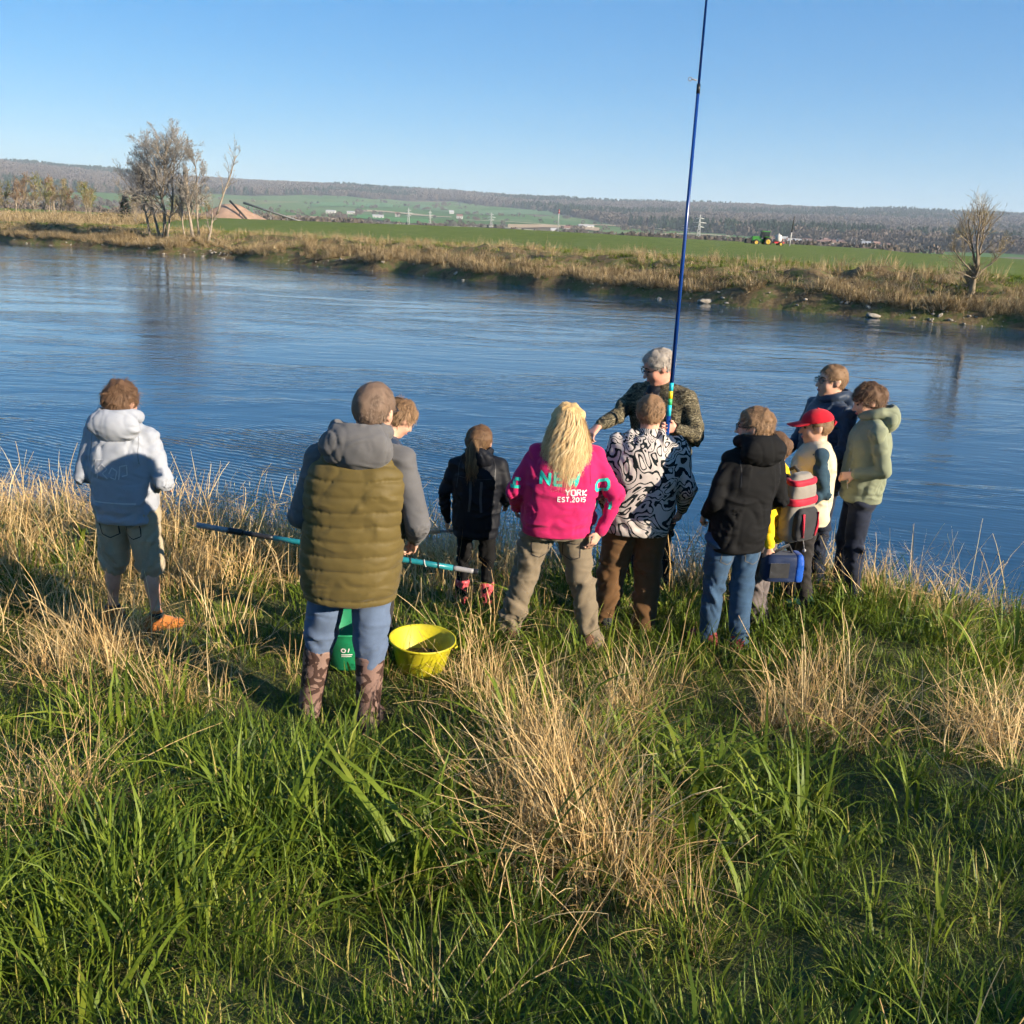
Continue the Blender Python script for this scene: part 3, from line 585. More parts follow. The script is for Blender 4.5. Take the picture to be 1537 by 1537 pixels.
A, B = conifer_parts(3.4, 1); C1 = tree('conifer', 'dark conifer left of the large bare tree', (-67.6, 170, bank_z(-67.6, 170)), A, B, M_BARK, M_CON)
C1.scale = (1.25, 1.25, 1.1)
for (x, y, sc_, lb) in ((-30, 800, 3.0, 'dark conifer in the valley by the ploughed strip, second from the left'), (-24, 802, 3.4, 'dark conifer in the valley by the ploughed strip, third from the left and tallest'), (-18, 798, 2.9, 'dark conifer in the valley by the ploughed strip, rightmost'), (-36, 805, 2.6, 'dark conifer in the valley by the ploughed strip, leftmost'), (50, 810, 2.6, 'dark conifer beside the red and white mast, leftmost of three'), (58, 808, 2.8, 'dark conifer beside the red and white mast, middle of three'), (65, 812, 2.3, 'dark conifer beside the red and white mast, rightmost of three'), (-104, 880, 2.2, 'lone dark conifer at the foot of the left lattice pylon')):
    o = copy_tree(C1); o.location = (x, y, far_z(x, y)); o.scale = (sc_*0.8, sc_*0.8, sc_*0.62); o['label'] = lb; o['group'] = 'conifers in the valley'

# forest on the ridge and hedges: uncountable, reads as one mass
def blob(name, seed, sx, sz, con=False, n=80):
    """a crown at forest distance: many small twig sprays filling an uneven egg"""
    g = np.random.default_rng(900+seed); V = []; F = []
    for i in range(n):
        f = g.uniform(0.05, 1); rr = (1-f)**0.8 if con else math.sqrt(max(0.05, 1-(2*f-0.95)**2)); a = g.uniform(0, 6.28); r_ = rr*math.sqrt(g.uniform(0.1, 1))*sx*g.uniform(0.8, 1.15)
        c = np.array([r_*math.cos(a), r_*math.sin(a), f*sz*2]); w = sx*g.uniform(0.16, 0.34); h = sz*g.uniform(0.22, 0.5); b = g.uniform(0, 6.28); u = np.array([math.cos(b), math.sin(b), g.uniform(-.3, .3)])*w; t_ = np.array([math.cos(a)*0.35, math.sin(a)*0.35, 1.0])*h
        k = len(V); V += [c-u*0.5, c+u*0.5, c+u*0.3+t_, c-u*0.4+t_*0.8]; F.append((k, k+1, k+2, k+3))
    return raw_mesh(name, np.array(V), np.array(F))
m = mat('bare_forest', (0.09, 0.07, 0.055), 0.95, 0.05); t = NT(m); oi = t.n('ShaderNodeObjectInfo'); M_FOREST = m
pat = t.noise(t.coord('Object'), 0.35, 3).outputs[0]
t.base(t.ramp(t.math('ADD', t.math('MULTIPLY', oi.outputs['Random'], 0.7), t.math('MULTIPLY', pat, 0.3)), [(0.15, (0.090, 0.073, 0.062)), (0.4, (0.118, 0.094, 0.080)), (0.65, (0.104, 0.090, 0.072)), (0.85, (0.138, 0.110, 0.090))]))
C_FOR = asset_collection('forest_crown', [blob('crown', k, 7.0, 6.5) for k in range(5)], M_FOREST)
C_FCON = asset_collection('forest_conifer', [blob('spruce', 10+k, 4.5, 8.5, True) for k in range(3)], M_CON)
g = np.random.default_rng(71); n = 52000; az = np.radians(g.uniform(-38, 38, n)); r = np.sqrt(g.uniform(900**2, 4350**2, n)); x, y = r*np.sin(az), r*np.cos(az)
fe = forest_edge(x, y); inw = r > fe; spr = fbm(x*0.0022, y*0.0022, seed=95, oct=3); con = inw & (spr > 0.585) & (g.uniform(0, 1, n) < 0.8)
def put(name, mk, coll, nk, lb, cat, smin, smax):
    k = int(mk.sum()); P = np.column_stack([x[mk], y[mk], hill_z(x[mk], y[mk])-1.0]); sc = g.uniform(smin, smax, k)
    return scatter(name, P, np.column_stack([np.zeros(k), np.zeros(k), g.uniform(0, 6.28, k)]), np.column_stack([sc*1.25, sc*1.25, sc]), g.integers(0, nk, k), coll, lb, cat)
put('ridge_forest', inw & ~con, C_FOR, 5, 'leafless brown forest covering the long ridge', 'forest', 0.6, 1.15)
put('spruce_stands', con, C_FCON, 3, 'dark spruce stands within the ridge forest', 'forest', 0.6, 1.1)
# hedgerows and scrub between the valley fields
n = 15000; az = np.radians(g.uniform(-34, 34, n)); r = g.uniform(430, 2700, n); x, y = r*np.sin(az), r*np.cos(az); hn = fbm(np.degrees(az)*0.16, r*0.0052, seed=97, oct=3)
mk = (r < forest_edge(x, y)) & ((np.abs(hn-0.5) < 0.018) | ((hn > 0.56) & (np.degrees(az) > 1) & (r < 900)) | ((np.degrees(az) < -9) & (r < 700)))
put('hedgerows', mk, C_FOR, 5, 'brown hedgerows and scrub between the valley fields', 'hedge', 0.20, 0.5)

# ---- sand heap with conveyor
M_SAND = mottled('gravel_heap', (0.27, 0.17, 0.115), (0.37, 0.245, 0.17), 0.6, 0.95, 0.5, 3, 0.2)
e = empty('gravel_heap', (-75.5, 258, bank_z(-75.5, 258)-0.2)); props(e, 'pinkish gravel heap beyond the field behind the bare trees', 'heap')
V, F = grid_mesh(np.linspace(-9, 9, 46), np.linspace(-9, 9, 46), lambda X, Y: 4.7*np.clip(1-np.hypot(X*0.95, Y)/8.3, -0.1, 0.80)/0.8*0.86+0.5*(fbm(X*0.7, Y*0.7, seed=5)-0.5)+0.3)
V[:, 2] *= 0.85; obj('pile', V, F, M_SAND, e)
M_STEEL = mottled('dull_steel', (0.10, 0.10, 0.10), (0.20, 0.20, 0.19), 3, 0.6); M_DKST = mat('dark_steel', (0.03, 0.028, 0.026), 0.7)
e = empty('conveyor', (-73, 252, bank_z(-73, 252))); props(e, 'dark conveyor belt leaning on the gravel heap', 'conveyor')
b = MB(); b.tube([(3.5, -1.5, 0.1), (-1.5, 2.0, 4.2)], 0.30, 4); b.build('belt', M_DKST, e); b = MB(); b.tube([(1.4, 0, 0), (1.4, 0, 2.2)], 0.12, 6); b.build('leg', M_STEEL, e)
e = empty('conveyor', (-73, 300, far_z(-73, 300))); props(e, 'long sloping conveyor gantry right of the gravel heap', 'conveyor')
b = MB(); b.tube([(-11, 0, 9.6), (11, 0, 3.6)], 0.32, 4); b.build('gantry', M_STEEL, e)
for k in range(4):
    b = MB(); b.tube([(-8+5*k, 0, 0), (-8+5*k, 0, 8.7-1.36*k)], 0.16, 5); b.build('leg', M_STEEL, e)

# ---- pylons and masts
def lattice(name, label, x, y, h, w, arms, bands=None, group=None):
    e = empty(name, (x, y, far_z(x, y)-0.5)); props(e, label, 'pylon', group); M_P = M_PYL; r = 0.0065*h
    A = MB()
    for sx in (-1, 1):
        for sy in (-1, 1): A.tube([(sx*w, sy*w, 0), (sx*w*0.28, sy*w*0.28, h*0.72), (sx*w*0.1, sy*w*0.1, h)], r, 4)
    k = 8
    for i in range(k):
        z0, z1 = h*i/k, h*(i+1)/k; f = lambda z: w*np.interp(z/h, [0, 0.72, 1], [1, 0.28, 0.1])
        for sy in (-1, 1): A.tube([(-f(z0), sy*f(z0), z0), (f(z1), sy*f(z1), z1)], r*0.7, 3); A.tube([(f(z0), sy*f(z0), z0), (-f(z1), sy*f(z1), z1)], r*0.7, 3)
    A.build('tower', M_P, e)
    for z, l in arms:
        b = MB(); b.tube([(-l*h, 0, z*h), (0, 0, z*h+0.03*h), (l*h, 0, z*h)], [r*0.8, r*1.3, r*0.8], 4); b.tube([(-l*h, 0, z*h), (l*h, 0, z*h)], r*0.8, 4); b.build('cross_arm', M_P, e)
    if bands:
        for i, (z0, z1) in enumerate(bands): b = MB(); b.tube([(0, 0, z0*h), (0, 0, z1*h)], 0.02*h, 6); b.build('red_band' if i % 2 == 0 else 'white_band', M_REDP if i % 2 == 0 else M_WHT, e)
    return e
M_PYL = mat('galvanised_steel', (0.42, 0.43, 0.42), 0.5); M_REDP = mat('red_paint', (0.45, 0.03, 0.03), 0.6); M_WHT = mottled('white_render', (0.38, 0.365, 0.34), (0.50, 0.485, 0.455), 0.3, 0.8)
ARM3 = ((0.62, 0.16), (0.75, 0.22), (0.88, 0.14))
lattice('pylon', 'lattice power pylon left of centre above the green field', -104.6, 900, 17, 1.6, ARM3, None, 'power pylons in the valley'); lattice('pylon', 'second lattice pylon from the left in the valley', -86, 905, 16, 1.5, ARM3, None, 'power pylons in the valley')
lattice('pylon', 'lattice pylon beside the clump of conifers in the valley', -30.7, 900, 17, 1.5, ARM3, None, 'power pylons in the valley'); lattice('pylon', 'tall lattice pylon just right of the blue pole', 103.2, 600, 18.5, 1.5, ARM3, None, 'power pylons in the valley'); lattice('pylon', 'fainter lattice pylon hard beside the blue pole', 121.8, 770, 15, 1.3, ARM3, None, 'power pylons in the valley')
lattice('radio_mast', 'slim mast with red and white top in the valley', 26, 800, 21, 0.8, (), ((0.86, 0.92), (0.92, 0.95), (0.95, 1.0)))
e = empty('utility_pole', (43.4, 165, bank_z(43.4, 165)-0.2)); props(e, 'leaning utility pole in the field right of the tractor', 'pole')
b = MB(); b.tube([(0, 0, 0), (0.12, 0, 2.4)], [0.10, 0.09], 7); b.build('concrete_foot', M_WHT, e); b = MB(); b.tube([(0.12, 0, 2.4), (0.30, 0, 4.9)], [0.11, 0.08], 7); b.build('post', M_DKST, e)

# ---- buildings
M_ROOF = mottled('roof_tiles', (0.16, 0.09, 0.07), (0.24, 0.15, 0.12), 0.5, 0.85); M_ROOFG = mottled('grey_roof', (0.30, 0.30, 0.30), (0.46, 0.45, 0.44), 0.5, 0.7); M_GLASS = mat('dark_window', (0.03, 0.035, 0.04), 0.2)
def house(label, x, y, w, d, h, rh, roof, rz=0.0, name='house', group=None, wins=3):
    w, h, rh = w*0.85, h*0.72, rh*0.85
    e = empty(name, (x, y, far_z(x, y)-0.3), rz); props(e, label, 'building', group)
    b = MB(); b.box((0, 0, h/2), (w, d, h)); b.add([(-w/2, -d/2, h), (-w/2, d/2, h), (-w/2, 0, h+rh), (w/2, -d/2, h), (w/2, d/2, h), (w/2, 0, h+rh)], [(0, 2, 1), (3, 4, 5), (0, 3, 5, 2), (1, 2, 5, 4)]); b.build('wall', M_WHT, e, False)
    b = MB(); o = 0.4
    for s_ in (-1, 1):
        P0 = [(-w/2-o, s_*(d/2+o), h-rh*o/(d/2)+0.12), (w/2+o, s_*(d/2+o), h-rh*o/(d/2)+0.12), (w/2+o, 0, h+rh+0.15), (-w/2-o, 0, h+rh+0.15)]; b.add(P0+[(p[0], p[1], p[2]+0.2) for p in P0], [(0, 1, 2, 3), (7, 6, 5, 4), (0, 4, 5, 1), (1, 5, 6, 2), (2, 6, 7, 3), (3, 7, 4, 0)])
    b.build('roof', roof, e, False)
    for i in range(wins):
        b = MB(); b.box((-w/2+w*(i+0.5)/wins, -d/2-0.03, h*0.55), (w/wins*0.35, 0.1, h*0.38)); b.build('window', M_GLASS, e, False)
    return e
house('long white farm shed on the green slope left of centre', -183, 1250, 15, 9, 4.5, 1.8, M_ROOFG, 0.05); house('small pale cottage above the white shed', -191, 1500, 7, 7, 5, 3, M_ROOF); house('cream farmhouse on the upper fields near the centre', -105, 1600, 11, 8, 5.5, 3.5, M_ROOF); house('farmhouse among dark trees below the forest edge', -140, 1900, 10, 8, 5, 3, M_ROOFG)
house('long low white barn on the slope right of the mast', 78, 1300, 23, 9, 4, 1.6, M_ROOFG, 0.1); house('white house at the foot of the red and white mast', 45, 1090, 8, 7, 5, 2.5, M_ROOF); house('grey roofed house beside the white house at the mast', 28, 1000, 6, 6, 4.5, 2, M_ROOFG); house('white shed behind the left fields', -290, 1500, 16, 9, 4.5, 2, M_ROOFG); house('pale shed right of the white shed on the left fields', -262, 1510, 12, 9, 4.5, 2, M_ROOFG)
g = np.random.default_rng(81)
VILL = []
for i in range(26):
    x = 232+5.0*i+g.uniform(-6, 6); y = g.uniform(940, 1080); VILL.append(house('pale house', x, y, g.uniform(6, 11), g.uniform(6, 8), g.uniform(3, 5), g.uniform(2, 3), M_ROOF if g.uniform() < 0.35 else M_ROOFG, g.uniform(-0.5, 0.5), 'village_house', 'village houses beyond the field', 2))

ORD = 'first second third fourth fifth sixth seventh eighth ninth tenth eleventh twelfth thirteenth fourteenth fifteenth sixteenth seventeenth eighteenth nineteenth twentieth'.split()
ORD += ['twenty '+w_ for w_ in ORD[:9]]+['thirtieth']
for k, o in enumerate(sorted(VILL, key=lambda o: o.location.x/o.location.y)): o['label'] = 'pale house in the village beyond the tractor, %s from the left' % ORD[k]
for k, (kk, o) in enumerate(sorted(made, key=lambda q: q[1].location.x/q[1].location.y)): o['label'] = '%s tree from the left in the copse, bare with %s twigs' % (ORD[k], ('grey brown', 'olive green', 'reddish brown')[kk])
# ---- tractor with sprayer
M_TG = mat('tractor_green', (0.03, 0.17, 0.02), 0.4); M_TY = mat('wheel_yellow', (0.42, 0.28, 0.03), 0.5); M_TYRE = mat('tyre', (0.02, 0.02, 0.02), 0.9); M_CABG = mat('cab_glass', (0.012, 0.016, 0.02), 0.35, 0.3)
def wheel(par, x, y, r, w):
    b = MB(); b.lathe([(r*0.55, -w/2), (r*0.92, -w/2), (r, -w*0.3), (r, w*0.3), (r*0.92, w/2), (r*0.55, w/2)], n=20); ty = b.build('wheel', M_TYRE, par); ty.location = (x, y, r); ty.rotation_euler = (rad(90), 0, 0)
    b = MB(); b.lathe([(0.05, -w*0.25), (r*0.3, -w*0.3), (r*0.56, -w*0.5), (r*0.56, w*0.5), (r*0.3, w*0.3), (0.05, w*0.25)], n=20); b.build('rim', M_TY, ty)
tr = empty('tractor', (42.4, 180, bank_z(42.4, 180)-0.25), rad(4)); tr.scale = (0.85,)*3; props(tr, 'green tractor with front weight crossing the far field', 'tractor')
b = MB(); b.box((-1.25, 0, 1.45), (1.9, 0.85, 0.95)); b.box((-2.1, 0, 1.25), (0.3, 0.8, 0.8)); b.box((0.4, 0, 1.1), (1.9, 0.7, 0.7)); b.build('hood', M_TG, tr, False)
b = MB(); b.box((0.5, 0, 2.25), (1.45, 1.5, 1.25)); b.build('cab', M_CABG, tr, False); b = MB()
for cx_ in (-0.23, 1.23):
    for cy_ in (-0.76, 0.76): b.box((cx_, cy_, 2.25), (0.09, 0.09, 1.3))
b.build('cab_pillars', M_DKST, tr, False); b = MB(); b.box((0.5, 0, 2.95), (1.75, 1.7, 0.18)); b.build('cab_roof', M_TG, tr, False)
b = MB(); b.box((-3.1, 0, 0.9), (0.9, 1.6, 0.9)); b.box((-2.5, 0, 1.0), (0.7, 0.3, 0.3)); b.build('front_weight', M_DKST, tr, False)
for s_ in (-1, 1):
    b = MB(); b.box((0.95, s_*0.85, 1.85), (1.5, 0.45, 0.12)); b.build('mudguard', M_TG, tr, False); wheel(tr, 0.95, s_*0.9, 0.88, 0.5); wheel(tr, -1.5, s_*0.85, 0.66, 0.42)
sp_ = empty('sprayer_trailer', (45.4, 180.2, bank_z(45.4, 180.2)-0.25), rad(4)); sp_.scale = (0.8,)*3; props(sp_, 'red sprayer with white tank behind the green tractor', 'sprayer')
b = MB(); b.box((0, 0, 0.9), (2.2, 1.2, 0.35)); b.tube([(-1.1, 0, 0.85), (-2.4, 0, 0.7)], 0.07, 6); b.build('frame', M_REDP, sp_, False)
b = MB(); b.lathe([(0.05, 0), (0.62, 0.05), (0.72, 0.4), (0.70, 1.3), (0.4, 1.55), (0.15, 1.6), (0.15, 1.8), (0.03, 1.82)], n=18); o = b.build('tank', M_WHT, sp_); o.location = (-0.1, 0, 1.06)
for s_ in (-1, 1): wheel(sp_, 0.3, s_*0.75, 0.55, 0.3)
# ------------------------------------------------------------------ sculpting with distance fields (bodies, clothes)
class Sculpt:
    def __init__(s, lo, hi, h):
        s.h = h; s.lo = np.array(lo, np.float32); n = np.ceil((np.array(hi)-s.lo)/h).astype(int)+1
        s.ax = [s.lo[i]+h*np.arange(n[i], dtype=np.float32) for i in range(3)]
        s.D = np.full(n, 0.15, np.float32)
    def _sub(s, lo, hi):
        sl = []; co = []
        for i in range(3):
            a = max(0, int((lo[i]-s.lo[i])/s.h)); b = min(len(s.ax[i]), int((hi[i]-s.lo[i])/s.h)+2)
            if b <= a: return None
            sl.append(slice(a, b)); sh = [1, 1, 1]; sh[i] = b-a; co.append(s.ax[i][a:b].reshape(sh))
        return tuple(sl), co
    def _put(s, sl, d, k, cut):
        D = s.D[sl]
        if cut:
            d = -d
            if k > 0:
                h = np.clip(0.5-0.5*(D-d)/k, 0, 1); r = D*(1-h)+d*h + k*h*(1-h)
            else: r = np.maximum(D, d)
        else:
            if k > 0:
                h = np.clip(0.5+0.5*(D-d)/k, 0, 1); r = D*(1-h)+d*h - k*h*(1-h)
            else: r = np.minimum(D, d)
        s.D[sl] = r
    def cone(s, a, b, ra, rb, k=0.02, cut=False, sq=None):
        a = np.array(a, np.float32); b = np.array(b, np.float32); R = max(ra, rb)*(1.6 if sq else 1)+k+4*s.h
        q = s._sub(np.minimum(a, b)-R, np.maximum(a, b)+R)
        if q is None: return
        sl, (x, y, z) = q; x = x-a[0]; y = y-a[1]; z = z-a[2]; ba = b-a; L2 = max(float(ba@ba), 1e-9)
        t = np.clip((x*ba[0]+y*ba[1]+z*ba[2])/L2, 0, 1)
        x = x-t*ba[0]; y = y-t*ba[1]; z = z-t*ba[2]
        if sq:
            n, f = np.array(sq[0], np.float32), sq[1]; n = n/np.linalg.norm(n); c = (x*n[0]+y*n[1]+z*n[2])*(f-1); x = x+c*n[0]; y = y+c*n[1]; z = z+c*n[2]
        s._put(sl, np.sqrt(x*x+y*y+z*z)-(ra+(rb-ra)*t), k, cut)
    def chain(s, pts, rs, k=0.02, **kw):
        for i in range(len(pts)-1): s.cone(pts[i], pts[i+1], rs[i], rs[i+1], k, **kw)
    def ell(s, c, r, R=None, k=0.02, cut=False):
        c = np.array(c, np.float32); r = np.array(r, np.float32); m = float(r.max())+k+4*s.h
        q = s._sub(c-m, c+m)
        if q is None: return
        sl, (x, y, z) = q; x = x-c[0]; y = y-c[1]; z = z-c[2]
        if R is not None:
            R = np.array(R, np.float32)                      # columns are the local axes
            x, y, z = R[0, 0]*x+R[1, 0]*y+R[2, 0]*z, R[0, 1]*x+R[1, 1]*y+R[2, 1]*z, R[0, 2]*x+R[1, 2]*y+R[2, 2]*z
        k0 = np.sqrt((x/r[0])**2+(y/r[1])**2+(z/r[2])**2); k1 = np.sqrt((x/r[0]**2)**2+(y/r[1]**2)**2+(z/r[2]**2)**2)
        s._put(sl, k0*(k0-1)/np.maximum(k1, 1e-6), k, cut)
    def torus(s, c, R0, r0, nrm, k=0.02, sq=(1, 1)):
        c = np.array(c, np.float32); m = R0*max(sq)+r0+k+4*s.h; q = s._sub(c-m, c+m)
        if q is None: return
        sl, (x, y, z) = q; n = np.array(nrm, np.float32); n /= np.linalg.norm(n)
        u = np.array([1, 0, 0], np.float32); u = u-n*(u@n); u /= np.linalg.norm(u); v = np.cross(n, u)
        x = x-c[0]; y = y-c[1]; z = z-c[2]
        a = (x*u[0]+y*u[1]+z*u[2])/sq[0]; b = (x*v[0]+y*v[1]+z*v[2])/sq[1]; w = x*n[0]+y*n[1]+z*n[2]
        s._put(sl, np.sqrt((np.sqrt(a*a+b*b)-R0)**2+w*w)-r0, k, False)
    def loft(s, zs, w, d, cx, cy, k=0.02, n=2.5, fz=None):
        """stack of rounded sections between zs[0] and zs[-1]"""
        zs = np.array(zs, float); m = 4*s.h+k
        q = s._sub((min(cx)-max(w)-m, min(cy)-max(d)-m, zs[0]-m), (max(cx)+max(w)+m, max(cy)+max(d)+m, zs[-1]+m))
        if q is None: return
        sl, (x, y, z) = q; zz = z.ravel(); fine = np.linspace(zs[0], zs[-1], 60)
        def cr(v):
            f = np.interp(fine, zs, v); f = np.convolve(np.pad(f, 3, mode='edge'), np.ones(7)/7, 'valid'); return np.interp(zz, fine, f).astype(np.float32).reshape(z.shape)
        W, Dp, CX, CY = cr(w), cr(d), cr(cx), cr(cy)
        if fz is not None:
            e = fz(zz).astype(np.float32).reshape(z.shape); W = W+e; Dp = Dp+e
        a = np.abs(x-CX)/W; b = np.abs(y-CY)/Dp; kk = (a**n+b**n)**(1/n)
        dd = (kk-1)*np.minimum(W, Dp)
        s._put(sl, np.maximum(dd, np.maximum(zs[0]-z, z-zs[-1])), k, False)
    def plane(s, p, n):
        """cut away everything on the side n points to"""
        p = np.array(p, np.float32); n = np.array(n, np.float32); n /= np.linalg.norm(n)
        x, y, z = (s.ax[i].reshape([-1 if j == i else 1 for j in range(3)]) for i in range(3))
        s.D = np.maximum(s.D, (x-p[0])*n[0]+(y-p[1])*n[1]+(z-p[2])*n[2])
    def mesh(s, smooth=2):
        D = s.D; ins = D < 0
        w = [np.nonzero(ins.any(axis=tuple(j for j in range(3) if j != i)))[0] for i in range(3)]
        o = [max(0, q[0]-2) for q in w]; e = [min(D.shape[i], w[i][-1]+3) for i in range(3)]
        D = D[o[0]:e[0], o[1]:e[1], o[2]:e[2]]; S = D < 0; lo = s.lo+np.array(o)*s.h
        c = S.astype(np.uint8); cnt = c[:-1, :-1, :-1]+c[1:, :-1, :-1]+c[:-1, 1:, :-1]+c[1:, 1:, :-1]+c[:-1, :-1, 1:]+c[1:, :-1, 1:]+c[:-1, 1:, 1:]+c[1:, 1:, 1:]
        I, J, K = np.nonzero((cnt > 0) & (cnt < 8)); idx = np.full(cnt.shape, -1, np.int32); idx[I, J, K] = np.arange(len(I))
        cr = [(a, b, g) for a in (0, 1) for b in (0, 1) for g in (0, 1)]
        val = np.stack([D[I+a, J+b, K+g] for a, b, g in cr]); P = np.zeros((len(I), 3), np.float32); n = np.zeros(len(I), np.float32)
        for p in range(8):
            for q in range(p+1, 8):
                if sum(abs(cr[p][i]-cr[q][i]) for i in range(3)) != 1: continue
                mk = (val[p] < 0) != (val[q] < 0); t = np.where(mk, val[p]/np.where(mk, val[p]-val[q], 1), 0)
                for i in range(3): P[:, i] += np.where(mk, cr[p][i]+(cr[q][i]-cr[p][i])*t, 0)
                n += mk
        P = P/n[:, None]; V = lo+(np.stack([I, J, K], 1)+P)*s.h
        Q = []
        for ax in range(3):
            u, v = [i for i in range(3) if i != ax]
            A = [slice(None)]*3; B = [slice(None)]*3; A[ax] = slice(0, -1); B[ax] = slice(1, None)
            for i in (u, v): A[i] = slice(1, -1); B[i] = slice(1, -1)
            sa, sb = S[tuple(A)], S[tuple(B)]; G = np.array(np.nonzero(sa != sb)); fl = sa[tuple(G)]
            G[u] += 1; G[v] += 1; cc = []
            for du, dv in ((-1, -1), (0, -1), (0, 0), (-1, 0)):
                g = G.copy(); g[u] += du; g[v] += dv; cc.append(idx[g[0], g[1], g[2]])
            q = np.stack(cc, 1)
            if ax == 1: fl = ~fl
            Q.append(np.where(fl[:, None], q, q[:, ::-1]))
        F = np.concatenate(Q); F = F[(F >= 0).all(1)]
        for _ in range(smooth): V = relax(V, F)
        return V, F
def relax(V, F, lam=0.6):
    a = F.ravel(); b = np.roll(F, -1, 1).ravel(); n = len(V)
    cnt = np.bincount(a, minlength=n)+np.bincount(b, minlength=n); out = np.empty_like(V)
    for i in range(3): out[:, i] = (np.bincount(a, V[b, i], n)+np.bincount(b, V[a, i], n))/np.maximum(cnt, 1)
    return V*(1-lam)+out*lam
def normals(V, F):
    n = np.cross(V[F[:, 2]]-V[F[:, 0]], V[F[:, 3]]-V[F[:, 1]]); N = np.zeros_like(V)
    for i in range(3):
        for j in range(4): N[:, i] += np.bincount(F[:, j], n[:, i], len(V))
    return N/np.maximum(np.linalg.norm(N, axis=1, keepdims=True), 1e-9)
def folds(V, F, bones, seed=0, base=0.0022, fade=None):
    """cloth folds running slantwise across the limbs and hanging on the trunk; bones: a, b, amplitude, folds per metre"""
    N = normals(V, F); best = np.full(len(V), 9.0, np.float32); amp = np.zeros(len(V), np.float32); q = np.zeros(len(V), np.float32)
    for i, (a, b, am, fr) in enumerate(bones):
        a = np.array(a, float); b = np.array(b, float); ba = b-a; L = np.linalg.norm(ba); t = np.clip((V-a)@ba/L**2, -0.1, 1.1)
        rel = V-a-np.clip(t, 0, 1)[:, None]*ba; d = np.linalg.norm(rel, axis=1); m = d < best
        best[m] = d[m]; sk = (0.9 if (i+seed) % 2 else -0.9)
        q[m] = (t*L*fr+sk*fr*rel[:, 0]+0.3*fr*rel[:, 1])[m]; amp[m] = (am*(0.35+0.65*np.abs(2*t-1)**1.5))[m]   # strongest at the joints
    w = 1.6*(noise(V[:, 0]*5, V[:, 1]*5, V[:, 2]*5, seed+1)-0.5)
    f = noise(q+w*2.2, V[:, 0]*3+3, V[:, 1]*3, seed+2); r1 = np.abs(2*f-1)                       # sharp valleys, rounded crests
    f2 = noise(q*0.55-w*3.0+V[:, 0]*8, V[:, 1]*8, V[:, 2]*2, seed+5); r2 = np.abs(2*f2-1)
    big = fbm(V[:, 0]*7, V[:, 1]*7, V[:, 2]*9, 3, seed+3)-0.5
    mask = np.clip(2.4*noise(V[:, 0]*5, V[:, 1]*5, V[:, 2]*5, seed+7)-0.55, 0.1, 1.5)             # folds come and go
    d = np.clip(1.7*amp*mask*(2.0*np.sqrt(r1)-1.25 + 1.1*np.sqrt(r2)-0.7), -0.013, 0.024) + base*6*big
    if fade is not None: d = d*(0.15+0.85*sstep(fade, fade+0.08, V[:, 2]))
    return V + N*d[:, None]

def rotm(yaw, pitch, roll):
    """head turn: yaw left positive, pitch down negative, roll to the right positive (degrees)"""
    return np.array(Matrix.Rotation(rad(yaw), 3, 'Z') @ Matrix.Rotation(rad(roll), 3, 'Y') @ Matrix.Rotation(rad(pitch), 3, 'X'))

def fingers(S, w, d, nrm, thumb, L, curl, spread=1.0):
    """hand from wrist w: d finger direction, nrm palm normal (fingers curl towards it), thumb side sign"""
    w, d, nrm = (np.array(q, float) for q in (w, d, nrm)); d /= np.linalg.norm(d); nrm = nrm-d*(nrm@d); nrm /= np.linalg.norm(nrm)
    sd = np.cross(d, nrm)*thumb                              # towards the thumb
    f = L/0.18
    for i, (o, ln, r) in enumerate(((0.030, 0.92, 0.0085), (0.010, 1.0, 0.009), (-0.011, 0.95, 0.0085), (-0.030, 0.76, 0.0075))):
        kn = w+d*0.088*f+sd*o*f*spread; S.cone(w+d*0.012*f+sd*o*0.5*f, kn, 0.014*f, 0.0115*f, 0.012)
        p = kn; a = curl*0.5
        for j, sl in enumerate((0.042, 0.028, 0.022)):
            a2 = a+curl*(0.75*j); dd = d*math.cos(a2)+nrm*math.sin(a2); q = p+dd*sl*ln*f; S.cone(p, q, r*f*(1-0.08*j), r*f*(0.92-0.08*j), 0.003); p = q
    p = w+d*0.022*f+sd*0.026*f; q = p+(d*0.62+sd*0.62+nrm*0.35)*0.038*f; S.cone(w+d*0.012*f, p, 0.013*f, 0.013*f, 0.008); S.cone(p, q, 0.012*f, 0.010*f, 0.006)
    dd = d*0.8+nrm*min(0.9, curl*0.7)+sd*0.1; dd /= np.linalg.norm(dd); S.cone(q, q+dd*0.03*f, 0.0095*f, 0.0085*f, 0.003)

SKIN = mottled('skin', (0.50, 0.27, 0.185), (0.58, 0.33, 0.235), 22, 0.5, 0.12, 300, 0.002, 0.35)
SKIN_RED = mottled('ruddy_skin', (0.50, 0.22, 0.15), (0.60, 0.30, 0.22), 18, 0.5, 0.15, 200, 0.002, 0.35)
LIP = mat('lips', (0.42, 0.14, 0.11), 0.45)
EYE_M = mat('eye', (0.03, 0.02, 0.015), 0.15, 0.5)
LENS = mat('spectacle_lens', (0.05, 0.06, 0.07), 0.05, 0.6); LENS.node_tree.nodes['Principled BSDF'].inputs['Alpha'].default_value = 0.35
FRAME_BLACK = mat('black_frame', (0.012, 0.012, 0.014), 0.3)
def hair_mat(name, stops):
    m = mat(name, stops[0][1], 0.62, 0.22); t = NT(m); a = t.n('ShaderNodeAttribute', attribute_name='tone')
    v = t.coord('Object'); n_ = t.noise(v, 170, 3).outputs[0]
    t.base(t.ramp(t.math('ADD', t.math('MULTIPLY', a.outputs['Fac'], 0.65), t.math('MULTIPLY', n_, 0.45)), stops)); t.bump(n_, 0.5, 0.004); return m
